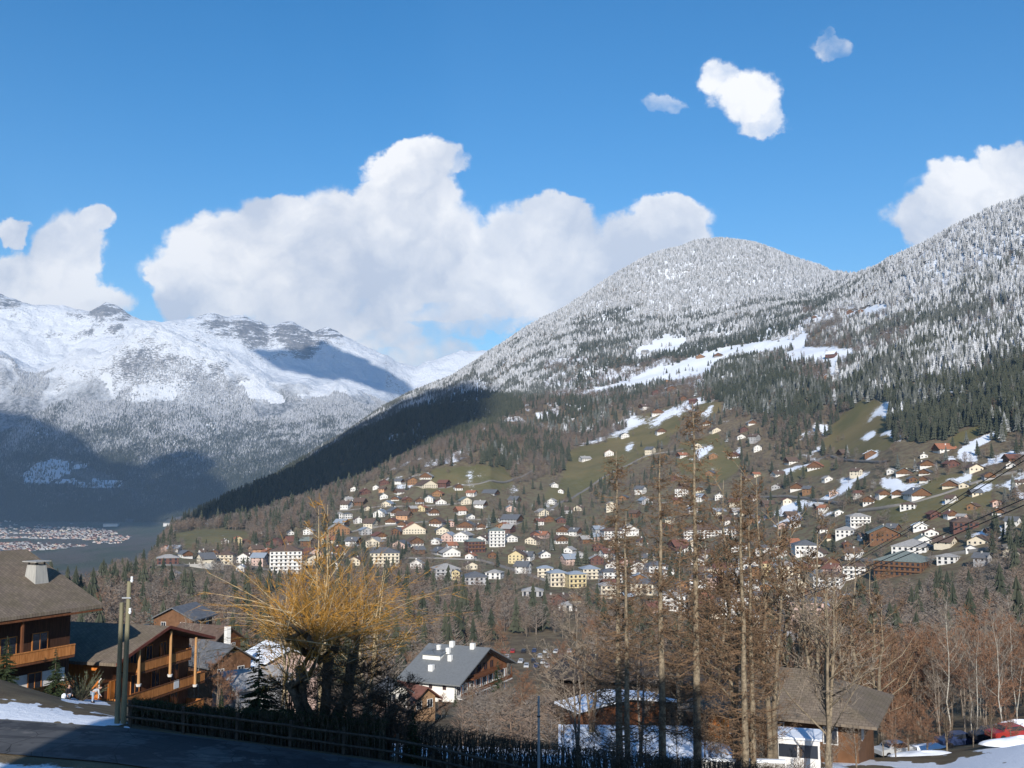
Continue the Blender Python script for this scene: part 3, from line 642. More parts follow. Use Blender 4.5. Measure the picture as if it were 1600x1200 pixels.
# ------------------------------------------------------------------ unseen cloud slabs behind and beside the viewpoint, shaped to shade the slopes
m = Mat('cloud_white', 1.0, 0.0); m.color((0.85, 0.87, 0.9)); MT_CLOUD = m
def shade_cloud(poly, L, y0, alt, label, seed=1, y1=None):
    pts = []
    n = len(poly)
    for i in range(n):
        (xa, ya), (xb, yb) = poly[i], poly[(i+1) % n]
        for k in range(6):
            t = k/6.0; jx = 5*math.sin(seed+i*2.1+k*1.7); q = L.hit(xa+(xb-xa)*t+jx, ya+(yb-ya)*t+jx*.5, y0, y1)
            if q is None: continue
            s = (alt-q[2])/SUNV[2]; pts.append((q[0]+SUNV[0]*s, q[1]+SUNV[1]*s))
    c = np.mean(pts, 0); b = MB(); n = len(pts); rings = [(.90, -60), (1.0, 0), (.93, 60), (.7, 120), (.35, 150)]
    for (k, h) in rings:
        for (x, y) in pts: b.v.append((c[0]+(x-c[0])*k, c[1]+(y-c[1])*k, alt+h*(1+.2*math.sin(x/150))))
    for r in range(len(rings)-1):
        for j in range(n): b.f.append((r*n+j, r*n+(j+1) % n, (r+1)*n+(j+1) % n, (r+1)*n+j))
    b.f.append(tuple(range(n))[::-1]); b.f.append(tuple(range((len(rings)-1)*n, len(rings)*n)))
    o = b.build('cloud', MT_CLOUD, smooth=True); tag(o, label, kind='structure'); return o
shade_cloud([(-40,640),(30,648),(70,668),(110,690),(150,716),(185,742),(235,748),(250,768),(262,800),(240,822),(140,828),(-40,828)], far, 3000, 3400, 'long unseen cloud slab, added and shaped to shade the valley side', 1)
shade_cloud([(228,726),(262,719),(300,717),(335,727),(325,735),(270,737),(235,735)], far, 3000, 3400, 'small unseen cloud slab shaped to shade the wooded flank', 2)
shade_cloud([(240,752),(290,744),(330,748),(355,762),(350,778),(330,792),(262,800),(240,780)], far, 3000, 3400, 'round unseen cloud slab shaped to shade the foot of the range', 3)
shade_cloud([(395,548),(430,556),(470,548),(505,535),(530,548),(575,566),(600,592),(640,604),(652,618),(615,618),(590,606),(548,590),(505,592),(470,580),(430,572)], far, 8600, 4300, 'broad unseen cloud slab shaped to shade the snowy basin behind the shoulder', 4)
shade_cloud([(268,842),(320,795),(400,752),(500,700),(560,664),(640,628),(700,606),(738,600),(775,612),(762,650),(745,664),(660,700),(650,712),(580,742),(500,776),(400,806),(330,838)], near, 1720, 3000, 'long unseen cloud slab shaped to shade the wooded spur', 8)

# ------------------------------------------------------------------ building materials
def plain(name, c, rough=.85, var=.25, sc=1.2, spec=.2):
    m = Mat(name, rough, spec); n = m.noise(sc, 5, .6)
    m.color(m.mix(m.step(n, .3, .7), tuple(k*(1-var) for k in c), tuple(min(1, k*(1+var*.5)) for k in c))); m.bump(n, .15, .05); return m
WALLS = dict(white=plain('white_render', (.64,.63,.61), var=.1), cream=plain('cream_render', (.60,.54,.43), var=.12), yellow=plain('yellow_render', (.55,.46,.27), var=.12),
    pink=plain('pink_render', (.52,.38,.33), var=.12), orange=plain('orange_render', (.50,.29,.17), var=.12), grey=plain('grey_render', (.36,.36,.37), var=.12),
    brown=plain('brown_timber', (.15,.078,.042), var=.3), honey=plain('honey_timber', (.26,.145,.075), var=.3), maroon=plain('maroon_timber', (.125,.062,.05), var=.3))
ROOFS = dict(slate=plain('slate_roof', (.13,.135,.145), .6), brown=plain('brown_roof', (.13,.09,.07)), blue=plain('blue_grey_roof', (.28,.32,.37), .45, .12), red=plain('red_brown_roof', (.17,.08,.06)),
    orange=plain('orange_tile_roof', (.33,.14,.08)), green=plain('grey_green_roof', (.19,.22,.20), .6), pale=plain('pale_grey_roof', (.34,.33,.32)), snow=plain('snow_roof', (.80,.84,.90), .8, .05))
MT_TIMBER = WALLS['brown']; MT_WHITE = WALLS['white']
m = Mat('window_glass', .15, .6); m.color((.025,.03,.04)); MT_GLASS = m
m = Mat('concrete', .9, .1); m.color(m.mix(m.noise(2, 5), (.30,.29,.27), (.42,.41,.39))); MT_CONC = m
WORD_ROOF = dict(slate='dark grey', brown='brown', blue='blue-grey', red='red-brown', orange='orange', green='grey-green', pale='pale grey', snow='snowy')
WORD_WALL = dict(white='white', cream='cream', yellow='yellow', pink='pink', orange='orange', grey='grey', brown='brown timber', honey='honey timber', maroon='maroon timber')

def empty(name, loc, rz=0):
    o = bpy.data.objects.new(name, None); o.empty_display_size = .5; link(o); o.location = loc; o.rotation_euler = (0, 0, rz); return o
def gable_wall(b, W, D, H, R, zb=-3.0):
    """walls with gables at y=0 and y=D; ridge runs along y"""
    i = len(b.v); w = W/2
    b.v += [(-w,0,zb),(w,0,zb),(w,0,H),(0,0,H+R),(-w,0,H),(-w,D,zb),(w,D,zb),(w,D,H),(0,D,H+R),(-w,D,H)]
    b.f += [tuple(i+k for k in f) for f in ((0,1,2,3,4),(6,5,9,8,7),(1,6,7,2),(5,0,4,9),(2,7,8,3),(4,3,8,9),(0,5,6,1))]
def gable_roof(b, W, D, H, R, over=.9, th=.22, lift=.04, front=None):
    """two thick slabs that meet in a ridge; over: eaves overhang"""
    w = W/2; sl = R/w; fo = over if front is None else front
    for s in (-1, 1):
        xe = s*(w+over); ze = H-over*sl+lift; zr = H+R+lift
        y0, y1 = -fo, D+over
        p = [(0,y0,zr),(xe,y0,ze),(xe,y1,ze),(0,y1,zr)]
        q = [(x, y, z+th) for (x, y, z) in p]
        if s < 0: p = p[::-1]; q = q[::-1]
        i = len(b.v); b.v += p+q
        b.f += [(i+3,i+2,i+1,i),(i+4,i+5,i+6,i+7)]+[(i+k, i+(k+1) % 4, i+4+(k+1) % 4, i+4+k) for k in range(4)]
def hip_roof(b, W, D, H, R, over=.6, th=.2, mans=None):
    w = W/2+over; y0 = -over; y1 = D+over; r = min(W, D)/2
    ra, rb = ((0, r), (0, D-r)) if D >= W else ((-(W/2-r), D/2), ((W/2-r), D/2))
    i = len(b.v); b.v += [(-w,y0,H),(w,y0,H),(w,y1,H),(-w,y1,H),(-w,y0,H+th),(w,y0,H+th),(w,y1,H+th),(-w,y1,H+th),(ra[0],ra[1],H+R),(rb[0],rb[1],H+R)]
    b.f += [(i+3,i+2,i+1,i)]+[(i+k, i+(k+1) % 4, i+4+(k+1) % 4, i+4+k) for k in range(4)]
    if D >= W: b.f += [(i+4,i+5,i+8),(i+5,i+6,i+9,i+8),(i+6,i+7,i+9),(i+7,i+4,i+8,i+9)]
    else: b.f += [(i+4,i+5,i+9,i+8),(i+5,i+6,i+9),(i+6,i+7,i+8,i+9),(i+7,i+4,i+8)]
def box_obj(name, x0, x1, y0, y1, z0, z1, mat, parent, **kw):
    b = MB(); b.box(x0, x1, y0, y1, z0, z1); return b.build(name, mat, parent, **kw)
_win = {}
def window_mesh(w, h, d=.12, frame=False):
    k = (round(w, 1), round(h, 1), frame)
    if k not in _win:
        b = MB(); b.box(-w/2, w/2, -d, .05, -h/2, h/2); _win[k] = b.mesh('window', MT_GLASS)
    return _win[k]

HOUSES = []
def house(px, py, wpx, hpx, kind='chalet', wall='white', roof='brown', rot=None, y0=380, nm=None, depth=None, big=False, label=None, cat='house'):
    q = near.hit(px, py, y0)
    if q is None: return None
    d = q[1]; W = max(6.0, wpx*d/1600.0*.93); H = max(2.6, hpx*d/1600.0*(.88 if kind != 'block' else .95)); face = math.atan2(q[0], q[1])
    rot = (random.uniform(-.45, .45) if rot is None else rot); D = depth or W*random.uniform(.75, 1.0)
    o = empty(nm or ('chalet' if kind == 'chalet' else 'house' if kind != 'block' else 'apartment_building'), (q[0], q[1], q[2]), -face+rot)
    R = W/2*random.uniform(.46, .60)
    side = (kind != 'block') and abs(rot) > .8
    b = MB(); r = MB()
    if kind == 'block':
        b.box(-W/2, W/2, 0, D, -4, H); b.build('wall', WALLS[wall], o)
        if roof in ('slate', 'blue', 'brown', 'red', 'orange', 'pale', 'green') and not big == 'flat': hip_roof(r, W, D, H, min(W, D)*.22)
        else: r.box(-W/2-.4, W/2+.4, -.4, D+.4, H+.003, H+.45)
        r.build('roof', ROOFS[roof], o)
        nf = max(2, int(round(H/3.0))); nw = max(3, int(W/3.2)); fh = H/nf
        indiv = wpx >= 24
        wb = MB()
        for f in range(nf):
            zc = f*fh+fh*.52
            for k in range(nw):
                xc = -W/2+(k+.5)*W/nw
                if indiv: obj_of('window', window_mesh(1.5, 1.6), o, (xc, 0, zc))
                else: wb.box(xc-.7, xc+.7, -.12, .05, zc-.8, zc+.8)
            for k in range(max(2, int(D/4))):
                yc = (k+.5)*D/max(2, int(D/4))
                for sx in (-1, 1): wb.box(sx*W/2-(.05 if sx > 0 else .12), sx*W/2+(.12 if sx > 0 else .05), yc-.6, yc+.6, zc-.75, zc+.75)
        if wb.f: wb.build('windows' if False else 'window', MT_GLASS, o, kind='stuff')
        if nf >= 3:
            for f in range(1, nf):
                bb = MB(); z = f*fh; bb.box(-W/2+.5, W/2-.5, -1.2, 0.0, z-.1, z+.08)
                bb.box(-W/2+.5, W/2-.5, -1.2, -1.14, z+.08, z+.95); bb.build('balcony', MT_TIMBER if wall in ('brown', 'maroon', 'honey') else WALLS[wall], o)
    else:
        gable_wall(b, W, D, H, R); b.build('wall', WALLS[wall], o)
        gable_roof(r, W, D, H, R, over=min(1.5, W*.12)); r.build('roof', ROOFS[roof], o)
        if kind == 'chalet' and wall in ('white', 'cream', 'grey'):
            t = MB(); w = W/2; zb = H*.55; t.v += [(-w,-.05,zb),(w,-.05,zb),(w,-.05,H),(0,-.05,H+R),(-w,-.05,H)]; t.f.append((0,1,2,3,4)); t.build('gable_boarding', MT_TIMBER, o)
            bb = MB(); bb.box(-W/2+.3, W/2-.3, -1.1, -.06, zb-.1, zb+.05); bb.box(-W/2+.3, W/2-.3, -1.1, -1.04, zb+.05, zb+.95); bb.build('balcony', MT_TIMBER, o)
        wb = MB(); nw = max(2, int(W/3.0)); nf = max(1, int(round(H/2.9)))
        for f in range(nf):
            zc = (f+.55)*H/nf
            for k in range(nw):
                xc = -W/2+(k+.5)*W/nw; wb.box(xc-.55, xc+.55, -.12, .03, zc-.65, zc+.65)
            for k in range(max(2, int(D/3.5))):
                yc = (k+.5)*D/max(2, int(D/3.5))
                for sx in (-1, 1): wb.box(sx*W/2-(.03 if sx > 0 else .12), sx*W/2+(.12 if sx > 0 else .03), yc-.5, yc+.5, zc-.6, zc+.6)
        wb.build('window', MT_GLASS, o, kind='stuff')
        if W > 9 or random.random() < .5:
            cx = random.uniform(-.3, .3)*W; cz = H+R*(1-abs(cx)/(W/2)); box_obj('chimney', cx-.45, cx+.45, D*.5-.45, D*.5+.45, cz-.5, cz+1.3, MT_WHITE if wall == 'white' else MT_CONC, o)
    HOUSES.append(dict(o=o, px=px, py=py, x=q[0], y=q[1], W=W, D=D, wall=wall, roof=roof, kind=kind, wpx=wpx, label=label, cat=cat))
    return o
# picture of the village: px, py of the foot, width and wall height in the photograph's pixels
V = 'chalet'; B = 'block'; P = 'plain'
VLIST = [(553,768,12,5,P,'white','brown'),(587,765,10,5,P,'white','slate'),(602,768,12,5,P,'orange','brown'),(618,773,15,5,V,'white','brown'),(665,749,20,6,V,'white','pale'),(672,763,28,6,P,'cream','brown'),
(570,788,18,5,V,'brown','brown'),(600,780,13,6,P,'white','slate'),(617,783,14,5,V,'white','slate'),(540,784,12,5,P,'white','pale'),(638,785,13,5,V,'brown','red'),(670,785,14,7,P,'white','blue'),(683,776,16,6,V,'honey','orange'),
(743,775,14,6,P,'white','orange'),(776,775,22,5,V,'grey','slate'),(758,793,20,6,V,'white','pale'),(574,798,12,5,P,'cream','brown'),(592,808,20,7,P,'white','blue'),(620,806,22,8,V,'white','slate'),(640,811,22,7,V,'orange','brown'),
(657,799,15,7,V,'yellow','orange'),(678,806,18,7,V,'white','brown'),(713,804,18,8,V,'white','orange'),(737,812,12,6,P,'white','slate'),(532,811,12,8,B,'white','pale'),(545,811,12,8,B,'white','slate'),(560,818,12,8,P,'white','brown'),
(610,820,18,6,V,'white','red'),(530,838,34,13,V,'honey','pale'),(573,836,18,9,P,'grey','blue'),(595,842,20,6,V,'white','red'),(582,855,24,10,P,'cream','pale'),(647,835,38,9,P,'cream','orange'),(680,823,22,9,V,'white','brown'),
(705,823,10,7,P,'pink','orange'),(727,829,30,9,V,'white','slate'),(720,847,26,12,P,'white','pale'),(745,864,30,18,B,'maroon','green'),(777,855,26,26,B,'white','green'),(651,854,24,9,V,'white','brown'),(680,851,15,7,P,'white','blue'),
(693,867,24,7,V,'grey','slate'),(706,870,30,8,P,'white','pale'),(601,886,48,22,B,'cream','slate'),(553,884,20,10,P,'cream','brown'),(525,890,16,8,P,'white','slate'),(650,889,20,10,P,'white','pale'),(700,906,42,17,B,'grey','pale'),
(712,907,12,15,P,'yellow','slate'),(737,890,20,8,P,'cream','brown'),(745,914,40,12,B,'grey','slate'),(806,881,26,15,V,'yellow','brown'),(832,876,22,9,P,'white','slate'),(826,897,24,15,P,'white','slate'),(852,904,26,16,B,'cream','blue'),
(874,917,30,22,B,'cream','blue'),(903,919,30,22,B,'yellow','blue'),(880,882,22,11,P,'pink','blue'),(812,818,30,8,V,'grey','slate'),(850,806,18,7,P,'cream','pale'),(878,802,18,7,V,'grey','brown'),(880,836,24,9,V,'white','brown'),
(878,850,22,9,V,'white','brown'),(832,932,34,8,B,'grey','pale'),(852,944,24,10,V,'maroon','brown'),(873,946,26,12,V,'maroon','brown'),(897,944,24,12,V,'cream','brown'),(887,955,30,9,B,'white','pale'),
(887,624,14,5,V,'white','red'),(1001,641,18,6,V,'white','brown'),(1028,649,20,6,V,'white','red'),(977,685,14,6,P,'white','slate'),(907,722,16,6,P,'white','pale'),(952,713,15,7,P,'white','orange'),(867,762,12,5,P,'white','pale'),(876,771,9,5,P,'white','brown'),
(1105,665,15,5,V,'white','brown'),(1120,676,16,5,P,'cream','brown'),(1176,664,14,5,V,'white','pale'),(1229,727,20,8,V,'white','brown'),(1273,734,24,7,V,'white','orange'),(1208,746,20,6,P,'white','brown'),(1184,706,13,8,P,'white','slate'),
(1145,717,18,6,V,'white','red'),(1060,716,16,6,V,'white','orange'),(1245,767,22,7,V,'white','brown'),(1295,753,14,6,P,'white','pale'),(1212,765,14,6,P,'grey','brown'),(955,800,16,14,P,'cream','pale'),(985,838,28,12,P,'white','pale'),
(1065,776,22,12,B,'white','brown'),(1012,788,20,7,P,'grey','blue'),(1085,802,18,7,P,'white','blue'),(1115,806,18,9,P,'cream','blue'),(1098,842,62,14,B,'white','brown'),(1140,842,20,16,B,'white','slate'),(1006,852,16,8,V,'white','brown'),
(1050,860,30,9,V,'maroon','red'),(1076,866,24,8,P,'white','red'),(1155,862,26,10,B,'white','brown'),(1193,868,26,12,B,'white','slate'),(1200,900,22,20,B,'yellow','orange'),(1110,902,22,10,P,'cream','pale'),(1090,884,22,9,P,'white','brown'),
(960,855,18,9,P,'cream','brown'),(940,872,22,10,P,'white','red'),(968,878,20,10,P,'grey','slate'),(1020,880,22,10,P,'cream','slate'),(1048,905,24,12,P,'white','pale'),(1150,905,22,12,P,'grey','blue'),(1175,925,24,14,P,'white','slate'),
(1312,712,22,4,P,'brown','brown'),(1362,713,22,5,V,'brown','snow'),(1463,708,28,8,V,'white','orange'),(1444,716,12,5,P,'white','pale'),(1449,731,24,7,V,'white','brown'),(1444,743,18,6,V,'white','slate'),(1490,730,20,7,V,'maroon','red'),
(1526,738,24,8,P,'cream','brown'),(1572,722,24,7,V,'brown','red'),(1580,731,16,6,P,'white','brown'),(1391,741,12,7,P,'white','pale'),(1413,744,26,7,V,'white','green'),(1427,753,14,5,P,'brown','slate'),(1485,763,26,7,V,'cream','pale'),(1506,763,16,5,P,'cream','slate'),
(1382,778,18,8,V,'white','brown'),(1402,777,18,7,V,'white','brown'),(1440,779,34,8,V,'white','slate'),(1357,789,18,10,V,'white','brown'),(1418,797,24,9,B,'white','brown'),(1345,823,34,16,B,'white','pale'),(1383,848,48,16,V,'brown','green'),
(1438,830,22,10,P,'white','snow'),(1456,839,22,8,P,'white','red'),(1445,851,26,8,P,'white','green'),(1420,868,56,14,B,'white','pale'),(1402,901,78,24,B,'brown','green'),(1462,810,18,8,V,'maroon','red'),(1489,810,18,8,V,'white','red'),
(1510,830,40,14,B,'maroon','brown'),(1490,852,30,6,P,'cream','brown'),(1528,852,34,6,P,'cream','brown'),(1346,870,24,8,P,'white','brown'),(1275,872,24,10,P,'white','brown'),(1325,856,14,6,P,'brown','red'),(1478,882,30,12,B,'white','pale'),
(1545,880,26,10,P,'grey','slate'),(1580,870,26,9,P,'cream','brown'),(1560,805,20,7,V,'white','brown'),(1592,820,20,7,P,'white','slate'),
(165,888,20,8,P,'cream','pale'),(205,881,15,4,P,'white','orange'),(226,874,22,5,P,'white','blue'),(262,882,34,10,B,'maroon','pale'),(258,862,14,6,P,'pink','orange'),(281,862,18,6,P,'white','blue'),(293,873,18,9,V,'white','slate'),(312,870,13,9,P,'white','brown'),
(350,882,28,15,B,'cream','brown'),(353,851,10,6,P,'white','brown'),(373,852,11,12,P,'yellow','orange'),(392,866,20,10,P,'orange','brown'),(386,850,12,5,P,'brown','red'),(415,884,24,16,P,'pink','blue'),(446,897,52,36,B,'white','brown'),
(375,893,14,7,P,'white','blue'),(264,903,26,6,P,'grey','pale'),(411,834,12,5,P,'white','brown'),(481,836,16,8,P,'white','pale'),(455,836,10,4,P,'white','slate'),(428,854,26,6,P,'maroon','red'),(447,850,22,6,P,'honey','red'),(490,872,26,9,P,'pink','red'),(505,850,20,8,P,'cream','orange'),
(335,868,12,6,P,'brown','brown'),(172,872,10,4,P,'pink','brown'),(150,868,9,4,P,'brown','red'),(168,864,8,4,P,'white','pale'),
(1042,600,14,4,V,'honey','brown'),(1050,610,16,4,V,'brown','brown'),(1094,560,14,4,V,'honey','red'),(1122,558,14,4,V,'grey','brown'),(1026,616,14,4,V,'maroon','red'),(1012,553,12,4,P,'grey','pale'),(1328,490,12,4,V,'brown','snow'),(1345,489,12,4,V,'brown','snow'),
(1306,557,18,4,V,'maroon','snow'),(1276,577,12,5,V,'brown','snow'),(1294,592,14,5,V,'honey','snow'),(1228,578,8,4,P,'brown','red'),(1153,558,8,3,P,'brown','brown'),(1272,498,10,3,P,'brown','snow'),(1088,629,12,4,V,'maroon','red'),(1068,625,12,4,V,'brown','brown')]
random.seed(21)
for h in VLIST:
    kind = h[4]; r = random.choice([-1.15, -.35, .3, .45, 1.2, .1, -.2]) if kind != 'block' else random.uniform(-.35, .35)
    house(h[0], h[1], h[2], h[3], kind, h[5], h[6], rot=r)
for bx_ in ((1050,955,44,24,'white','pale'),(1150,962,50,28,'white','brown'),(1003,930,38,18,'cream','slate'),(1292,925,44,24,'white','brown'),(1232,905,38,20,'cream','pale'),(958,912,34,18,'white','slate'),(1335,905,36,20,'white','brown'),(1100,925,40,22,'pink','slate'),
            (1190,985,36,24,'white','slate'),(925,905,30,16,'cream','blue'),(1262,868,40,16,'white','slate'),(1170,890,34,14,'white','pale'),(1030,900,34,16,'white','slate'),(770,905,26,10,'white','pale'),(960,842,34,12,'white','brown'),(1320,840,30,12,'white','pale')):
    house(bx_[0], bx_[1], bx_[2], bx_[3], B, bx_[4], bx_[5], rot=random.uniform(-.35, .35))
# the rest of the village, house by house on the gaps
fill_zones = [([(540,775),(640,745),(720,760),(800,780),(900,790),(940,850),(930,905),(800,870),(700,880),(620,870),(540,860)], 52),
              ([(940,780),(1000,770),(1080,740),(1200,745),(1300,760),(1330,860),(1280,930),(1100,935),(950,920)], 50),
              ([(930,885),(1050,890),(1325,880),(1325,960),(1220,985),(1010,965),(940,930)], 30),
              ([(1330,745),(1400,730),(1500,745),(1600,740),(1600,860),(1480,870),(1340,850)], 14), ([(1000,660),(1100,640),(1200,680),(1180,720),(1020,720)], 7),
              ([(210,872),(330,858),(500,842),(540,870),(480,890),(330,885)], 10)]
for poly, cnt in fill_zones:
    got = 0; tries = 0
    while got < cnt and tries < 3000:
        tries += 1; a = random.uniform(min(p[0] for p in poly), max(p[0] for p in poly)); c = random.uniform(min(p[1] for p in poly), max(p[1] for p in poly))
        if not inpoly(np.array([a]), np.array([c]), poly)[0]: continue
        if any(abs(a-h['px']) < (h['wpx']*.5+7) and abs(c-h['py']) < 10 for h in HOUSES): continue
        wpx = random.uniform(12, 19)*(1 if c < 820 else 1.15 if c < 880 else 1.5)
        if house(a, c, wpx, wpx*random.uniform(.34, .55), random.choice([V, V, P, P, P]), random.choice(['white']*5+['cream']*3+['brown', 'honey', 'pink', 'grey', 'maroon']), random.choice(['brown']*4+['slate']*4+['red']*2+['pale']*2+['blue', 'orange', 'green']), rot=random.choice([-1.2, -.4, .3, 1.1, .1])): got += 1

# labels: looks first, then where along its quarter
def quarter(px, py):
    if py < 632: return 'on the high snowy meadows'
    if px < 345: return 'by the valley edge meadow'
    if px < 535: return 'beside the tall white block'
    if px < 800: return 'on the slope above the cream block' if py < 812 else 'around the cream block'
    if px < 935: return 'near the yellow mansard buildings' if py > 812 else 'at the slope edge over the mansards'
    if px < 1320: return 'in the brown upper meadows' if py < 760 else 'behind the larch trunks'
    return 'under the wooded hill' if py < 800 else 'around the big green-roofed building'
ORD = ['first','second','third','fourth','fifth','sixth','seventh','eighth','ninth','tenth','eleventh','twelfth','thirteenth','fourteenth','fifteenth','sixteenth','seventeenth','eighteenth','nineteenth','twentieth']
byq = {}
for h in HOUSES:
    cat = 'apartment block' if h['kind'] == 'block' else 'chalet' if h['kind'] == 'chalet' else 'house'
    look = '%s %s with %s roof' % (WORD_WALL[h['wall']], 'block' if h['kind'] == 'block' else cat, WORD_ROOF[h['roof']])
    h['look'] = look; byq.setdefault((look, quarter(h['px'], h['py'])), []).append(h); h['o']['category'] = cat
for (look, q), L_ in byq.items():
    L_.sort(key=lambda h: h['px'])
    for i, h in enumerate(L_):
        h['o']['label'] = ('%s %s' % (look, q)) if len(L_) == 1 else ('%s %s %s, from the left' % (ORD[min(i, 19)], look, q)); h['o']['label'] = h['o']['label'] if len(h['o']['label'].split()) <= 16 else h['o']['label'].replace(', from the left', '').replace('at the slope edge over the mansards', 'over the mansards').replace('around the big green-roofed building', 'near the green-roofed block').replace('near the yellow mansard buildings', 'near the yellow mansards')
        h['o']['group'] = 'houses of the hillside village'
print('houses', len(HOUSES))
m = Mat('lane_surface', .9, .15); m.color(m.mix(m.noise(.3, 5, .6, m.pos()), (.13,.125,.12), (.22,.21,.20)))
MT_LANE = m
LANES = [([(200,886),(300,884),(390,884),(470,902)], 6), ([(500,846),(560,828),(640,818),(720,812),(800,812)], 5), ([(520,800),(590,792),(650,792),(740,786)], 5), ([(610,872),(680,872),(760,876),(840,905),(930,922)], 6),
         ([(1000,790),(1080,782),(1160,778),(1240,776),(1330,790)], 5), ([(960,870),(1050,872),(1150,876),(1260,882)], 6), ([(1340,800),(1400,792),(1470,774),(1540,748),(1600,736)], 5), ([(1330,875),(1400,880),(1480,868),(1600,850)], 6),
         ([(850,800),(900,775),(950,742),(1010,712),(1080,700)], 4), ([(1268,728),(1290,712),(1330,722),(1400,722)], 4), ([(680,764),(730,758),(800,752),(850,728)], 4)]
LP_ = []
for pts_, wd in LANES:
    L_ = []
    for a_, c_ in zip(pts_[:-1], pts_[1:]):
        for k in range(14):
            q = near.hit(a_[0]+(c_[0]-a_[0])*k/14, a_[1]+(c_[1]-a_[1])*k/14, 480)
            if q is not None: L_.append(q)
    L_ = np.array(L_); ker = np.ones(9)/9
    for c_ in (0, 1): L_[:, c_] = np.convolve(np.pad(L_[:, c_], 4, 'edge'), ker, 'valid')
    T = np.gradient(L_[:, :2], axis=0); T /= np.linalg.norm(T, axis=1)[:, None]+1e-9; Nn = np.stack([-T[:, 1], T[:, 0]], 1)
    R1 = L_[:, :2]+Nn*wd/2; R2 = L_[:, :2]-Nn*wd/2; R0 = L_[:, :2]
    Z_ = np.maximum(np.maximum(near.H(R1[:, 0], R1[:, 1]), near.H(R2[:, 0], R2[:, 1])), near.H(R0[:, 0], R0[:, 1]))+.5
    co = np.concatenate([np.column_stack([R1, Z_]), np.column_stack([R2, Z_]), np.column_stack([R2, Z_-3]), np.column_stack([R1, Z_-3])]); n_ = len(L_)
    fc = grid_faces(4, n_)[:, ::-1]
    me = mesh_np('road', co, fc); me.materials.append(MT_LANE.m); link(tag(bpy.data.objects.new('road', me), 'narrow paved village lane winding between the houses', kind='structure')); LP_.append(R0)
LP_ = np.concatenate(LP_)
for h in HOUSES:
    if h['kind'] == 'block' and h['y'] < 800:
        dx = FOREST['x']-h['x']; dy = FOREST['y']-h['y']; b_ = (np.abs(dx-h['x']/h['y']*dy) < h['W']*.55) & (dy > -100) & (dy < 2) & (RNG.random(len(dx)) < .85)
        for k in FOREST: FOREST[k] = FOREST[k][~b_]
# clear the trees off the plots and out of the view lines just before the houses
A = FOREST; bad = np.zeros(len(A['x']), bool)
for h in HOUSES:
    dx = A['x']-h['x']; dy = A['y']-h['y']; u = h['x']/h['y']; lat = np.abs(dx-u*dy)
    bad |= (lat < h['W']*.60+1.5) & (dy > -(10+h['W']*1.1)) & (dy < h['D']+3) & ((dy > -5) | (RNG.random(len(dx)) < .86))
for q in LP_[::2]: bad |= ((A['x']-q[0])**2+(A['y']-q[1])**2 < 30)
for k in A: A[k] = A[k][~bad]
# town on the far valley floor
def tiny_house(w, d, h, wall, roof):
    b = MB(); gable_wall(b, w, d, h, w*.25, -1); n = len(b.f); r = MB(); gable_roof(r, w, d, h, w*.25, .5, .2)
    b.f += [tuple(i+len(b.v) for i in f) for f in r.f]; b.v += r.v
    me = bpy.data.meshes.new('valley_house'); me.from_pydata(b.v, [], b.f); me.materials.append(WALLS[wall].m); me.materials.append(ROOFS[roof].m)
    me.polygons.foreach_set('material_index', [0]*n+[1]*(len(b.f)-n)); return me
PC['town'] = proto_collection('valley_house', [tiny_house(13, 11, 3.6, 'white', 'brown'), tiny_house(12, 14, 3.4, 'grey', 'slate'), tiny_house(16, 12, 4, 'pink', 'red'), tiny_house(24, 14, 5, 'grey', 'brown'), tiny_house(13, 11, 3.5, 'cream', 'orange')])
x, y = sample(far, 60000, 3300, 6500, -.56, -.28); z = far.H(x, y); px, py = proj(x, y, z)
cl = fbm(x/260, y/260, 3, 400)
town = inpoly(px, py, [(-60,828),(60,822),(150,826),(205,838),(196,848),(150,852),(70,860),(-60,872)])
farms = (py > 742) & (py < 822) & (px < 190) & (cl > .22)
k = (town & (cl > -.12) & (RNG.random(len(x)) < .13)) | (farms & (RNG.random(len(x)) < .018))
x, y, z = x[k], y[k], z[k]; print('town', len(x))
gn_scatter('valley_town', np.stack([x, y, z], -1), np.full(len(x), .95), np.full(len(x), 1.0), RNG.integers(0, 5, len(x)), RNG.uniform(-.9, .9, len(x)), PC['town'], 'town of small pale houses on the flat valley floor')
# ------------------------------------------------------------------ near things
def G(x, y): return float(near.H(np.array([x]), np.array([y]))[0])
def wood(name, c, c2, sc=6.0, stretch=(1, 1, .12), rough=.8):
    m = Mat(name, rough, .2); n = m.noise(sc, 6, .65, m.scale(m.obj(), stretch))
    m.color(m.mix(m.step(n, .3, .7), c, c2)); m.bump(n, .25, .03); return m
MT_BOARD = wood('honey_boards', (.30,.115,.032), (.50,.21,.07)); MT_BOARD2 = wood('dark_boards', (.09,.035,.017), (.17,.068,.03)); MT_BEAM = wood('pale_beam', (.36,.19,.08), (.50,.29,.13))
MT_DOOR = wood('orange_boards', (.36,.11,.02), (.58,.20,.04))
m = Mat('shingle_roof', .9, .15); v_ = m.n('ShaderNodeTexBrick'); v_.inputs['Scale'].default_value = 1.0; m.l(m.scale(m.obj(), (1, 1, 1)), v_.inputs['Vector'])
v_.inputs['Brick Width'].default_value = .45; v_.inputs['Row Height'].default_value = .30; v_.inputs['Mortar Size'].default_value = .02
v_.inputs['Color1'].default_value = (.155,.125,.10,1); v_.inputs['Color2'].default_value = (.21,.17,.13,1); v_.inputs['Mortar'].default_value = (.09,.07,.055,1)
n = m.noise(.5, 6, .7); m.color(m.mix(m.step(n, .38, .66), v_.outputs['Color'], m.mix(.45, v_.outputs['Color'], (.10,.085,.05)))); m.bump(m.noise(4, 6, .7), .4, .06); MT_SHINGLE = m
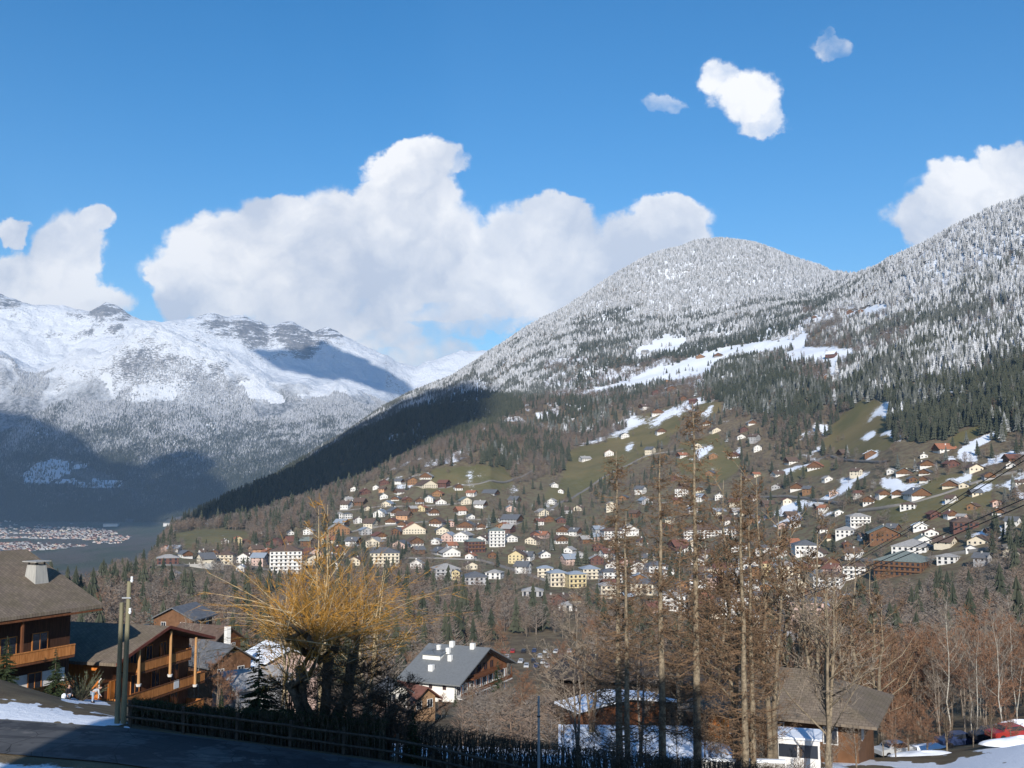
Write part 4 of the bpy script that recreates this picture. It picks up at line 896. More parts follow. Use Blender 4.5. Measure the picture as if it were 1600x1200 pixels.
m = Mat('silver_shingles', .8, .2); n = m.noise(5, 5, .6, m.scale(m.obj(), (1, 1, .15))); m.color(m.mix(n, (.20,.20,.19), (.46,.45,.42))); m.bump(n, .4, .05); MT_SILVER = m
MT_SLATE = plain('grey_slate', (.17,.18,.185), .55, .12, 2.0); MT_DKROOF = plain('shaded_dark_roof', (.055,.06,.08), .5, .15, 1)  # the dark roof colour includes the shade on the neighbour house
m = Mat('bright_render', .9, .1); m.color(m.mix(m.noise(.8, 6), (.70,.68,.63), (.80,.79,.75))); MT_LIME = m
m = Mat('melting_snow', .8, .2); n = m.noise(1.5, 6, .7); m.color(m.mix(n, (.74,.79,.87), SNOW)); m.bump(n, .5, .1); MT_SNOW = m
m = Mat('galvanised', .45, .5); m.color((.30,.32,.34)); MT_GALV = m
m = Mat('dark_iron', .6, .4); m.color((.03,.03,.032)); MT_IRON = m
m = Mat('porcelain', .3, .5); m.color((.75,.78,.80)); MT_PORC = m
m = Mat('skylight_glass', .08, .8); m.color((.16,.30,.52)); MT_SKYL = m

def local_frame(o_xy, z, xdir):
    return (o_xy[0], o_xy[1], z), math.atan2(xdir[1], xdir[0])
def boards_rail(name, parent, x0, x1, y, z, h=.95, step=.16, mat=None, gap=.025):
    """balcony front of upright boards under a hand rail: rail part, boards joined (each is 2 pixels wide)"""
    mat = mat or MT_BOARD; b = MB(); x = x0; k = 0
    while x < x1-1e-6:
        w = min(step-gap, x1-x); b.box(x, x+w, y-.018, y+.018, z+.06+(.03 if k % 5 == 0 else 0), z+h-.06); x += step; k += 1
    o = bpy.data.objects.new('balcony_slat', b.mesh('balcony_slat', mat)); link(o, parent); o['kind'] = 'stuff'
    r = MB(); r.box(x0-.05, x1+.05, y-.06, y+.06, z+h-.05, z+h+.03); r.build('handrail', MT_BOARD2, parent)
def window_part(parent, x, y, z, w=1.0, h=1.2, face='y', frame=MT_WHITE):
    """window in a wall whose outside is towards -y (or +x): frame with a pane inside"""
    f = MB(); t = .08
    f.box(-w/2-t, w/2+t, -.07, .02, h/2, h/2+t); f.box(-w/2-t, w/2+t, -.07, .02, -h/2-t, -h/2); f.box(-w/2-t, -w/2, -.07, .02, -h/2, h/2); f.box(w/2, w/2+t, -.07, .02, -h/2, h/2)
    f.box(-.025, .025, -.06, .02, -h/2, h/2)
    o = f.build('window', frame, parent); o.location = (x, y, z)
    if face == 'x': o.rotation_euler = (0, 0, PI/2)
    if face == '-x': o.rotation_euler = (0, 0, -PI/2)
    p = MB(); p.box(-w/2, w/2, -.03, .015, -h/2, h/2); p.build('pane', MT_GLASS, o); return o

# --- chalet A: big shingled roof at the left edge, ridge running away from the viewer
zb = -23.9
yd = np.array([.455, .89]); xd = np.array([.89, -.455]); e2 = np.array([-39.9, 98.0])
org = e2-xd*9.6-yd*30.0
loc, rz = local_frame(org, zb, xd)
ca = empty('chalet', loc, rz); tag(ca, 'large dark timber chalet with shingled roof and tapered silver chimney', 'chalet')
b = MB(); gable_wall(b, 18, 28.5, 12.2, 3.9, -1); b.build('wall', wood('eave_shade_boards', (.035,.017,.011), (.075,.034,.02)), ca)  # deep shadow under the eaves is put into the near-black board colour
b = MB(); gable_roof(b, 18, 28.5, 12.5, 3.9, over=2.0, th=.30); rf = b.build('roof', MT_SHINGLE, ca)
b = MB(); b.box(10.9, 11.08, -1.5, 30.3, 11.42, 11.58); b.build('gutter', MT_BOARD2, ca)
# lower storey rendered white, behind the balconies
b = MB(); b.box(8.95, 9.06, 3, 28, 0, 6.4); b.build('lower_wall', MT_WHITE, ca)
for (z, y0, y1) in ((7.75, 16.0, 27.5), (4.5, 17.5, 27.5)):
    bx = empty('balcony', (0, 0, 0)); bx.parent = ca
    s = MB(); s.box(9.06, 10.9, y0, y1, z-.18, z); s.build('floor_slab', MT_BOARD2, bx)
    b = MB(); y = y0
    while y < y1: b.box(10.88, 10.93, y, y+.135, z+.05, z+.9); y += .16
    b.build('slat', MT_BOARD, bx, kind='stuff'); b = MB(); b.box(10.84, 10.98, y0, y1, z+.9, z+1.0); b.build('handrail', MT_BOARD, bx)
    b = MB(); b.box(9.06, 10.9, y0, y0+.1, z, z+.95); b.build('end_board', MT_BOARD, bx)
for y in (15.5, 22.0): box_obj('post', 10.6, 10.8, y, y+.2, 8.5, 11.6, MT_GALV if y < 18 else MT_BOARD2, ca)
box_obj('partition', 9.0, 10.8, 17.0, 17.15, 7.8, 11.0, MT_DOOR, ca)
for y in (18.8, 22.0, 25.2): window_part(ca, 9.06, y, 9.0, 1.5, 1.7, 'x', MT_BOARD)
for y in (21.5, 24.8): window_part(ca, 9.07, y, 5.6, 1.3, 1.6, 'x', MT_BOARD)
b = MB(); b.box(9.08, 10.6, 17.9, 19.2, 4.5, 6.4); b.build('awning_screen', MT_LIME, ca); box_obj('door', 9.08, 9.16, 19.4, 20.3, 4.5, 6.6, MT_DOOR, ca)
b = MB(); cx, cy = 5.6, 27.3
zt = 12.2+3.9*(1-cx/9.0)
pts0 = [(-1.0,-.9),(1.0,-.9),(1.0,.9),(-1.0,.9)]; i = 0
b.v += [(cx+x*.95, cy+y*.95, zt-.9) for x, y in pts0]+[(cx+x*.62, cy+y*.62, zt+2.0) for x, y in pts0]; b.f += [(0,1,5,4),(1,2,6,5),(2,3,7,6),(3,0,4,7),(4,5,6,7)]
ch = b.build('chimney', MT_SILVER, ca)
b = MB(); b.box(cx-.95, cx+.95, cy-.85, cy+.85, zt+2.28, zt+2.36); b.build('cap', MT_SILVER, ch)
for sx in (-.5, .5):
    for sy in (-.45, .45): box_obj('cap_leg', cx+sx-.06, cx+sx+.06, cy+sy-.06, cy+sy+.06, zt+2.0, zt+2.28, MT_IRON, ch)
sl = 3.9/9.0; xs = 6.6; zs = 12.2+3.9*(1-xs/9.0)+.36
M = Matrix.Translation((xs, 17.0, zs)) @ Matrix.Rotation(math.atan(sl), 4, 'Y')
b = MB(); b.box(-.6, .6, -.45, .45, 0, .12, M); sk = b.build('skylight', MT_IRON, ca); b = MB(); b.box(-.52, .52, -.38, .38, .12, .15, M); b.build('pane', MT_SKYL, sk)
# neighbour in shade behind chalet A
q = (-49.0, 121.0); o = empty('house', (q[0], q[1], -28.0), -.35); tag(o, 'dark-roofed house in shade between the two timber chalets', 'house')
b = MB(); gable_wall(b, 11, 9, 7.5, 1.9, 0); b.build('wall', MT_BOARD2, o); b = MB(); gable_roof(b, 11, 9, 7.5, 1.9, 1.0); b.build('roof', MT_DKROOF, o)

# --- chalet B: gable with three balconies seen obliquely
yd = np.array([-.96, .278]); xd = np.array([.278, .96]); c0 = np.array([-40.0, 101.4]); G0 = 15.0
loc, rz = local_frame(c0+xd*G0/2, -28.3, xd)
cb = empty('chalet', loc, rz); tag(cb, 'honey timber chalet with open gable, three board balconies and log posts', 'chalet')
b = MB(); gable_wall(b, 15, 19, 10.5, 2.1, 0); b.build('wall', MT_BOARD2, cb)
b = MB(); gable_roof(b, 15, 19, 10.5, 2.1, over=1.0, th=.28, front=2.6); b.build('roof', MT_SHINGLE, cb)
for s in (-1, 1):
    b = MB(); sl = 2.1/7.5; y = -2.68
    p = [(0,y,12.66),(s*8.5,y,12.66-8.5*sl),(s*8.5,y,12.96-8.5*sl),(0,y,12.96)]; p2 = [(x, y+.07, z) for (x, y, z) in p]
    b.v += p+p2; b.f += [(0,1,2,3),(7,6,5,4),(0,4,5,1),(1,5,6,2),(2,6,7,3),(3,7,4,0)]; b.build('bargeboard', plain('bargeboard_red', (.16,.05,.035)), cb)
box_obj('side_boarding', -7.56, -7.505, .02, 9, 0.5, 10.3, MT_DOOR, cb); window_part(cb, -7.56, 3.2, 5.0, .8, 1.2, '-x', MT_BOARD2)
b = MB(); b.tube([(-7.7, -.4, 8.9), (-7.75, -.2, 8.6), (-7.7, -.15, 4.0)], [.06]*3, 6); b.build('downpipe', MT_WHITE, cb)
for (z, x0, x1) in ((8.9, -4.4, 4.6), (6.0, -7.4, 7.3), (3.1, -3.2, 7.2)):
    bx = empty('balcony', (0, 0, 0)); bx.parent = cb
    s = MB(); s.box(x0, x1, -2.2, -.02, z-.2, z); s.build('floor_slab', MT_BOARD2, bx); boards_rail('r', bx, x0, x1, -2.2, z, 1.0)
    box_obj('end_board', x0-.04, x0, -2.2, 0, z+.05, z+.95, MT_BOARD, bx); box_obj('end_board', x1, x1+.04, -2.2, 0, z+.05, z+.95, MT_BOARD, bx)
for x, zt in ((-4.6, 11.2), (0.6, 12.3), (5.2, 11.0)):
    pz = 7.9 if x != 5.2 else 6.0
    b = MB(); b.tube([(x, -2.35, pz), (x, -2.35, zt)], [.15, .13], 8); lp = b.build('log_post', MT_BEAM, cb); b = MB(); b.tube([(x, -2.35, pz-.25), (x, -2.35, pz)], [.22, .28], 8); b.build('white_foot', MT_WHITE, lp)
for x in (-2.4, .2, 2.6): window_part(cb, x, -.03, 10.0, 1.0, 1.5, 'y', MT_BOARD)
for z in (7.3, 4.5):
    for x in (-5.2, -2.0, 1.4, 4.8): window_part(cb, x, -.03, z, 1.3, 1.8, 'y', MT_BOARD)
for x in (0.5, 4.5): window_part(cb, x, -.03, 1.6, 1.5, 1.7, 'y', MT_BOARD2)
box_obj('laundry', 1.5, 2.4, -2.26, -2.24, 6.2, 7.05, MT_WHITE, cb); box_obj('door', -6.2, -5.2, -.08, -.025, 6.05, 8.2, MT_DOOR, cb)

# --- white hotel with grey roof
yd = np.array([-.91, .42]); xd = np.array([.42, .91]); c0 = np.array([-12.65, 230.0]); G0 = 27.0
loc, rz = local_frame(c0+xd*G0/2, -54.5, xd)
ho = empty('hotel', loc, rz); tag(ho, 'large white hotel with grey slate roof and rows of dark balconies', 'hotel')
b = MB(); gable_wall(b, 27, 12.5, 9.6, 5.2, -4); b.build('wall', MT_LIME, ho)
b = MB(); gable_roof(b, 27, 12.5, 9.6, 5.2, over=1.6, th=.3, front=2.2); b.build('roof', MT_SLATE, ho)
b = MB(); b.v += [(-13.4,-.06,8.3),(13.4,-.06,8.3),(13.4,-.06,9.5),(0,-.06,14.7),(-13.4,-.06,9.5)]; b.f.append((0,1,2,3,4)); b.build('gable_boarding', plain('hotel_boarding', (.24,.11,.055)), ho)
for z, x0, x1 in ((3.0, -13.3, 9.5), (6.1, -13.3, 13.0), (9.3, -7.5, 7.5)):
    bx = empty('balcony', (0, 0, 0)); bx.parent = ho
    s = MB(); s.box(x0, x1, -1.8, -.08, z-.28, z-.02); s.build('floor_slab', MT_WHITE if z < 9 else MT_BOARD2, bx); boards_rail('r', bx, x0, x1, -1.8, z, .95, .3, MT_BOARD2, .06)
    b = MB(); x = x0
    while x <= x1+.1: b.box(x-.09, x+.09, -1.75, -1.6, z+.02, z+2.75); x += 3.25
    if z < 9: b.build('post', MT_BOARD2, bx, kind='stuff')
for z in (1.4, 4.5, 7.4):
    for k in range(8): window_part(ho, -11.7+k*3.25, -.02, z, 1.5, 1.9, 'y', MT_WHITE)
for k in range(4): window_part(ho, -4.9+k*3.25, -.1, 10.6, 1.6, 1.5, 'y', MT_BOARD2)
for (y, z) in ((3.5, 5.0), (8.5, 5.0), (2.5, 8.2), (6.0, 8.2), (9.5, 8.2)): window_part(ho, -13.5, y, z, .7, .9, '-x', MT_BOARD2)
b = MB(); b.v += [(-2.5,-4.2,0),(2.6,-4.2,0),(2.6,-.1,3.0),(-2.5,-.1,3.0),(-2.5,-.1,0),(2.6,-.1,0)]; b.f += [(0,1,2,3),(0,3,4),(1,5,2)]; b.build('sun_awning', MT_WHITE, ho)
sl = 5.2/13.5
for (x, y, s) in ((-10.5,7.5,.55),(-6.2,5.0,.45),(-3.4,7.0,.45),(-.8,2.0,.5),(-.6,7.5,.5),(-2.5,10.0,.4)):
    z = 9.6+5.2*(1-abs(x)/13.5); box_obj('chimney', x-s, x+s, y-s, y+s, z-.4, z+1.5, MT_LIME, ho)
b = MB(); x0, x1 = -6.6, -3.2; z0 = 9.6+5.2*(1-6.6/13.5)+.3
b.v += [(x0,7.5,z0),(x0,12.0,z0),(x0,12.0,z0+1.1),(x0,7.5,z0+1.1),(-2.6,7.5,z0+1.5),(-2.6,12.0,z0+1.5)]; b.f += [(0,3,2,1),(0,4,3),(1,2,5)]; dm = b.build('dormer', MT_LIME, ho)
b = MB(); b.box(0, 1, 0, 1, 0, 1); b.v = [(x0-.4,7.2,z0+1.1),(-2.2,7.2,z0+1.62),(x0-.4,12.3,z0+1.1),(-2.2,12.3,z0+1.62),(x0-.4,7.2,z0+1.25),(-2.2,7.2,z0+1.77),(x0-.4,12.3,z0+1.25),(-2.2,12.3,z0+1.77)]; b.build('dormer_roof', MT_SLATE, dm)

def simple_house(px, py, y, W, D, H, R, rot, wall, roof, label, name='house', cat='house', hip=False, over=.9, wins=True, zb=None, snow=False):
    u, v = ray(px, py); z = v*y if zb is None else zb
    o = empty(name, (float(u)*y, y, z), -math.atan2(float(u), 1)+rot); tag(o, label, cat)
    b = MB(); r = MB()
    if hip: b.box(-W/2, W/2, 0, D, -3, H); hip_roof(r, W, D, H+.003, R, over)
    else: gable_wall(b, W, D, H, R, -3); gable_roof(r, W, D, H, R, over)
    b.build('wall', wall, o); r.build('roof', roof, o)
    if wins:
        for k in range(max(2, int(W/3.2))):
            for f in range(max(1, int(H/2.8))): window_part(o, -W/2+(k+.5)*W/max(2, int(W/3.2)), 0, (f+.55)*H/max(1, int(H/2.8)), 1.0, 1.2)
        for k in range(max(1, int(D/4))):
            for f in range(max(1, int(H/2.8))):
                window_part(o, -W/2, (k+.5)*D/max(1, int(D/4)), (f+.55)*H/max(1, int(H/2.8)), .9, 1.1, '-x'); window_part(o, W/2, (k+.5)*D/max(1, int(D/4)), (f+.55)*H/max(1, int(H/2.8)), .9, 1.1, 'x')
    return o
# houses under and behind the near trees
simple_house(352, 1026, 200, 9, 10, 3.0, 2.6, .9, MT_BOARD2, ROOFS['brown'], 'brown-roofed house just behind the honey timber chalet')
simple_house(270, 990, 225, 9, 9, 3.2, 2.2, -.5, WALLS['brown'], ROOFS['slate'], 'brown house with slate roof behind the blue spruce')
o = simple_house(360, 1070, 155, 7, 7, 3.4, 2.2, .6, WALLS['brown'], ROOFS['slate'], 'slate-roofed house with white chimney beside the dark garden spruce'); box_obj('chimney', 1.2, 1.9, 3, 3.7, 5, 8, MT_LIME, o)
simple_house(352, 1100, 128, 7, 6.5, 2.4, 1.3, -1.1, WALLS['grey'], ROOFS['pale'], 'low outbuilding with pale blue-grey roof before the dark garden spruce')
simple_house(450, 1085, 170, 10, 9, 5, 2.2, .4, WALLS['pink'], ROOFS['snow'], 'small pink house with snowy roof glimpsed behind the willow')
simple_house(620, 1106, 160, 3.2, 4, 2.6, 1.0, .3, MT_LIME, ROOFS['slate'], 'narrow white house seen through the dark bare tree')
simple_house(663, 1112, 170, 4.6, 6, 2.2, 1.6, .7, plain('brown_gable', (.30,.19,.11)), ROOFS['red'], 'small brown-roofed chalet right against the white hotel', cat='chalet', name='chalet')
simple_house(600, 1145, 105, 7, 5, 1.4, 1.2, 1.2, MT_BOARD2, ROOFS['brown'], 'low brown garden shed beyond the hedge', name='shed', cat='shed', wins=False)
simple_house(1000, 1104, 128, 21, 12, 3.0, 2.4, -.12, plain('shaded_boards', (.035,.025,.02)), plain('shaded_brown_roof', (.055,.045,.04)), 'wide dark house with hipped roof behind the snowy roofs', hip=True, over=1.5, wins=False)  # shade is put into the dark wall and roof colours
o = simple_house(1010, 1212, 84, 11.2, 8.0, 1.5, .7, .08, MT_BOARD2, MT_SNOW, 'low building with broad snow-covered roof between the larch trunks', hip=True, over=1.4, wins=False)
o = simple_house(978, 1135, 106, 10.5, 3.5, 2.0, .7, .55, MT_BOARD2, MT_SNOW, 'long shed with narrow snowy roof above the broad snowy roof', name='shed', cat='shed', wins=False, over=.7)
o = simple_house(1215, 1168, 85, 12.5, 10, 2.5, 3.0, -.2, plain('fawn_timber', (.14,.07,.035)), MT_SHINGLE, 'brown chalet with low shingle roof behind the forked bare tree', hip=True, over=1.6, name='chalet', cat='chalet')
box_obj('lit_boarding', -5.6, -3.9, -.16, -.02, .3, 2.0, MT_DOOR, o); box_obj('door', -3.6, -2.8, -.12, -.02, 0, 2.0, MT_BOARD2, o)  # sunlight on the timbers is put into the orange of the boarding
# white garden pavilion
u, v = ray(1248, 1206); o = empty('pavilion', (float(u)*70, 70, float(v)*70), -.3); tag(o, 'white framed garden pavilion with long window beside the forked tree', 'pavilion')
b = MB(); b.box(-1.4, 1.4, 0, 2.6, 0, .9); b.build('wall', MT_WHITE, o); b = MB(); b.box(-1.55, 1.55, -.15, 2.8, 2.1, 2.22); b.build('roof', MT_SNOW, o)
for x in (-1.32, 0, 1.32): box_obj('post', x-.06, x+.06, .0, .12, .9, 2.1, MT_WHITE, o)
box_obj('beam', -1.4, 1.4, .01, .11, 1.75, 2.09, MT_WHITE, o); box_obj('pane', -1.26, 1.26, .04, .06, .9, 1.75, MT_GLASS, o)
# low white wall along the lane, right
u, v = ray(1145, 1202); o = empty('garden_wall', (float(u)*66, 66, float(v)*66), -.1); tag(o, 'low white garden wall with snow on top near the larches', 'wall')
box_obj('wall_body', -3.2, 3.2, 0, .25, -.8, .45, MT_CONC, o); box_obj('snow_cap', -3.25, 3.25, -.04, .29, .453, .62, MT_SNOW, o)
# town blocks behind the larches
for (px, py, w, h, wl, rf, lb, y0) in ((1262, 1002, 54, 62, 'pink', 'slate', 'tall pale pink block behind the forked bare tree', 330), (1207, 1035, 34, 46, 'cream', 'slate', 'cream block with balconies between the forked larches', 300),
     (1108, 1034, 46, 26, 'white', 'pale', 'long white building behind the tallest larch', 300), (1115, 1000, 44, 14, 'grey', 'slate', 'slate-roofed hall behind the tallest larch', 330), (1235, 1030, 20, 36, 'grey', 'pale', 'narrow grey block next to the cream block', 310),
     (957, 982, 24, 8, 'white', 'slate', 'small white house by itself in the bare wood', 420), (955, 935, 34, 20, 'cream', 'pale', 'cream town house at the edge of the bare wood', 430), (1090, 925, 26, 20, 'white', 'brown', 'white town house left of the tall pole-like trunks', 430)):
    h_ = house(px, py, w, h, 'block', wl, rf, rot=random.uniform(-.3, .3), y0=y0, label=lb); h_['label'] = lb; h_['category'] = 'building'; h_['group'] = 'blocks behind the larches'
    h = HOUSES[-1]; A = FOREST; dx = A['x']-h['x']; dy = A['y']-h['y']; bad = (np.abs(dx-h['x']/h['y']*dy) < h['W']*.6) & (dy > -30) & (dy < h['D'])
    for k in A: A[k] = A[k][~bad]

# --- unseen house behind the viewpoint, added and sized to shade the road
o = empty('shade_house', (-8.0, -3.2, -8.2), 0); tag(o, 'unseen tall house added behind the viewpoint to shade the road', 'house')
b = MB(); b.box(-15.5, 15.5, -12, 0, -3, 24.6); b.build('wall', MT_BOARD2, o); b = MB(); hip_roof(b, 31, 12, 24.603, 1.2, .15)
b.v = [(x, y-12, z) for (x, y, z) in b.v]; b.build('roof', MT_SHINGLE, o)
for f in range(7):
    for k in range(8): window_part(o, 13-k*3.7, 0, 2.0+f*3.1, 1.1, 1.4).rotation_euler = (0, 0, PI)

# ------------------------------------------------------------------ road
nc = 260; us = np.linspace(-.95, .95, nc); yf = np.interp(us, near.us, near.Y[3]); yn = np.interp(us, near.us, near.Y[2])
R_ = []
for j, t in enumerate(np.linspace(0.0, 1, 16)):
    y = yn+(yf-.12-yn)*t; x = us*y; z = near.H(x, y)+.05+.05*math.sin(PI*t); R_.append(np.stack([x, y, z], -1))
me = mesh_np('road', np.concatenate(R_), grid_faces(16, nc)); me.polygons.foreach_set('use_smooth', np.ones(len(me.polygons), bool))
m = Mat('asphalt', .8, .3); p = m.pos(); n = m.noise(.35, 6, .65, p); n2 = m.noise(14, 4, .7, p); wv = m.noise(.9, 4, .6, m.scale(p, (.12, 1.6, 1)))
c = m.mix(m.step(n, .35, .65), (.060,.060,.062), (.095,.095,.095)); c = m.mix(m.step(wv, .52, .62), c, (.045,.045,.048)); c = m.mix(m.step(m.noise(.16, 5, .7, p), .52, .58), c, (.036,.036,.04)); c = m.mix(m.math('MULTIPLY', m.step(m.noise(.6, 7, .75, p), .56, .66), .55), c, (.19,.18,.165)); vo = m.n('ShaderNodeTexVoronoi', feature='DISTANCE_TO_EDGE'); vo.inputs['Scale'].default_value = .55; m.l(m.n('ShaderNodeVectorMath', operation='ADD').outputs[0], vo.inputs['Vector']); m.l(p, vo.inputs['Vector']); c = m.mix(m.step(vo.outputs['Distance'], .012, .004), c, (.02,.02,.02)); c = m.mix(m.math('MULTIPLY', m.step(n2, .6, .7), .4), c, (.16,.155,.15))
m.color(c); m.bump(n2, .3, .01); me.materials.append(m.m); link(tag(bpy.data.objects.new('road', me), 'grey asphalt road with worn wheel tracks', kind='structure'))
# kerb strip on the far side
b = MB(); y = yf-.10; x = us*y; z = near.H(x, y)
for k in range(nc-1):
    if k % 3 == 2: continue
for k in range(nc-1):
    i = len(b.v); b.v += [(x[k],y[k],z[k]-.05),(x[k+1],y[k+1],z[k+1]-.05),(x[k+1],y[k+1]+.2,z[k+1]-.05),(x[k],y[k]+.2,z[k]-.05),(x[k],y[k],z[k]+.05),(x[k+1],y[k+1],z[k+1]+.05),(x[k+1],y[k+1]+.2,z[k+1]+.05),(x[k],y[k]+.2,z[k]+.05)]
    b.f += [(i,i+1,i+5,i+4),(i+4,i+5,i+6,i+7),(i+2,i+3,i+7,i+6)]
o = b.build('kerb', plain('worn_kerb', (.10,.10,.10))); tag(o, 'low kerb along the downhill side of the road', kind='structure')

# ------------------------------------------------------------------ poles, lamp, cables, fence
m = wood('weathered_pole', (.13,.12,.08), (.27,.25,.16), 3, (1, 1, .06)); MT_POLE = m
def G2v(px, y):
    x = (px-800)/1600.0*y
    for _ in range(3): z = near.H(x, y); x = (px-800)/1600.0*(y*CT+z*ST)
    return x, near.H(x, y)
def G2(px, y):
    x = (px-800)/1600.0*y
    for _ in range(4): z = G(x, y); x = (px-800)/1600.0*(y*CT+z*ST)
    return x, y, G(x, y)
gx_, gy_, gz_ = G2(189, 51.9)
o = empty('utility_pole', (gx_, gy_, gz_), 0); tag(o, 'wooden utility pole with shorter brace pole and white insulators by the road', 'utility pole')
b = MB(); b.tube([(.11,0,-.4),(.18,0,6.95)], [.14,.10], 10); b.build('pole', MT_POLE, o); b = MB(); b.tube([(-.16,-.1,-.4),(-.13,-.08,5.9)], [.13,.10], 10); b.build('brace_pole', MT_POLE, o)
b = MB(); b.tube([(.17,0,6.95),(.17,0,7.1)], [.14,.03], 8); b.build('cap', MT_IRON, o); box_obj('bracket', -.1, .35, -.18, -.12, 6.1, 6.16, MT_GALV, o)
for (x, z) in ((.34,6.9),(.30,5.35)):
    b = MB(); b.tube([(x+.02,-.16,z),(x+.02,-.16,z+.1),(x+.02,-.16,z+.12),(x+.02,-.16,z+.28)], [.05,.08,.05,.06], 8); b.build('insulator', MT_PORC, o)
gx_, gy_, gz_ = G2(842, 46.6)
o = empty('marker_pole', (gx_, gy_, gz_), 0); tag(o, 'slim grey metal pole standing in the fence line', 'pole')
b = MB(); b.tube([(0,0,-.3),(.0,0,4.1)], [.07,.05], 8); b.build('pole', MT_GALV, o); b = MB(); b.tube([(0,0,3.2),(0,0,3.26)], [.09,.09], 8); b.build('collar', MT_IRON, o)
# cables on the right
def cable(p0, p1, sag, label, r=.018):
    b = MB(); p0 = Vector(p0); p1 = Vector(p1); pts = []
    for k in range(25): t = k/24; q = p0.lerp(p1, t); q.z -= sag*4*t*(1-t); pts.append(tuple(q))
    b.tube(pts, [r]*25, 4); o = b.build('overhead_cable', MT_IRON); tag(o, label, 'cable', 'overhead cables at the right edge'); return o
P_ = lambda px, py, y: tuple(float(k) for k in at(px, py, y))
cable(P_(1680,660,26), P_(1215,925,150), .8, 'topmost overhead cable crossing the hamlet roofs'); cable(P_(1682,668,26), P_(1217,927,150), .8, 'second overhead cable from the top, close under the first')
cable(P_(1700,735,26), P_(1060,985,150), .8, 'third overhead cable from the top, well below the upper pair'); cable(P_(1702,745,26), P_(1062,988,150), .8, 'lowest overhead cable at the right edge')

MT_FENCE = wood('old_fence_wood', (.035,.028,.024), (.085,.07,.055))
fence = empty('fence', (0, 0, 0)); tag(fence, 'dark rustic rail fence running along the downhill road edge', 'fence')
xs = []; px = 203.0
while px < 1500: xs.append(px); px += 2.5*1600/48
post = MB(); post.tube([(0,0,-.3),(0,0,1.25)], [.085,.075], 7); pm = post.mesh('post', MT_FENCE); prev = None
for k, px in enumerate(xs):
    y = float(np.interp((px-800)/1600, near.us, near.Y[3]))+.75; x, y, z = G2(px, y)
    obj_of('post', pm, fence, (x, y, z), (random.uniform(-.06, .06), random.uniform(-.06, .06), 0))
    if prev is not None:
        for hz in (.45, 1.0):
            b = MB(); a = Vector((prev[0], prev[1]-.09, prev[2]+hz)); c = Vector((x, y-.09, z+hz+random.uniform(-.03, .03))); d = (c-a).normalized()*.15
            b.tube([tuple(a-d), tuple((a+c)/2+Vector((0, 0, random.uniform(-.02, .02)))), tuple(c+d)], [.055, .06, .055], 6); b.build('rail', MT_FENCE, fence)
    prev = (x, y, z)
# ------------------------------------------------------------------ trees one can tell apart
def twig_mat(name, c1, c2, sc=1.5):
    m = Mat(name, .9, .15); m.color(m.mix(m.step(m.noise(sc, 6, .75), .38, .62), c1, c2)); return m
MT_LBARK = twig_mat('larch_bark', (.13,.105,.075), (.27,.22,.155), 4); MT_LTWIG = twig_mat('larch_twigs', (.105,.070,.045), (.20,.128,.078)); MT_BIRCH = twig_mat('birch_bark', (.26,.24,.20), (.46,.43,.37), 5)
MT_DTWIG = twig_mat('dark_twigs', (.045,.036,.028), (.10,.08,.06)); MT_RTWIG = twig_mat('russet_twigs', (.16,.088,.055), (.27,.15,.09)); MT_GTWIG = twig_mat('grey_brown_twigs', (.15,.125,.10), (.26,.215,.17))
MT_WILL = twig_mat('willow_whips', (.19,.11,.03), (.46,.24,.05), .8); MT_WBAR = twig_mat('willow_branches', (.26,.20,.12), (.48,.38,.24), 2); MT_WTRUNK = twig_mat('willow_trunk', (.05,.042,.032), (.12,.10,.075), 4)
m = Mat('garden_needles', .85, .2); n = m.noise(3, 5, .7); m.color(m.mix(m.step(n, .35, .65), (.016,.028,.014), (.045,.062,.026))); MT_NEEDLE = m
m = Mat('blue_needles', .85, .2); n = m.noise(3, 5, .7); m.color(m.mix(m.step(n, .35, .65), (.07,.10,.09), (.16,.20,.19))); MT_BLUE = m

def larch_mesh(seed, H=24.0, dens=1.0, droop=.30):
    random.seed(seed); t = MB(); c = MB(); R0 = .26
    bend = [(random.uniform(-.12, .12)*k/8, random.uniform(-.12, .12)*k/8, H*k/8) for k in range(9)]
    t.tube(bend, [R0*(1-k/8)**.8+.02 for k in range(9)], 9)
    def tr(z): k = min(7.999, z/H*8); i = int(k); f = k-i; a, b = bend[i], bend[i+1]; return Vector((a[0]+(b[0]-a[0])*f, a[1]+(b[1]-a[1])*f, z))
    z = H*.12
    while z < H*.985:
        f = z/H; L0 = (1.0-f)**.60*3.9*(1 if f > .3 else .8)+.3
        for j in range(random.choice([2, 3, 3, 4]) if random.random() < dens else 1):
            a = random.random()*2*PI; L = L0*random.choice([.35, .6, .8, 1.0, 1.25])*random.uniform(.8, 1.1); s = tr(z+random.uniform(-.15, .15)); d = Vector((math.cos(a), math.sin(a), 0))
            p = [s+d*(L*q)+Vector((0, 0, L*(.12*q-droop*4*q*(1-q)*.5+.22*q*q))) for q in (0, .35, .7, 1)]
            r0 = .028*(L/3)+.012; c.tube([tuple(k) for k in p], [r0, r0*.7, r0*.45, .006], 3)
            for m_ in range(int(5+L*6.5)):
                q = random.uniform(.12, 1); i = min(2, int(q*3)); f2 = q*3-i; b0 = p[i].lerp(p[i+1], f2)
                e = b0+Vector((random.gauss(0, .28), random.gauss(0, .28), random.uniform(-.42, .12)))+d*.18; c.sliver(b0, e, .034)
                for _ in range(2):
                    g = b0.lerp(e, random.random()); c.sliver(g, g+Vector((random.gauss(0, .11), random.gauss(0, .11), random.uniform(-.1, .12))), .05)
        z += random.choice([.12, .2, .3, .3, .55])
    return t, c
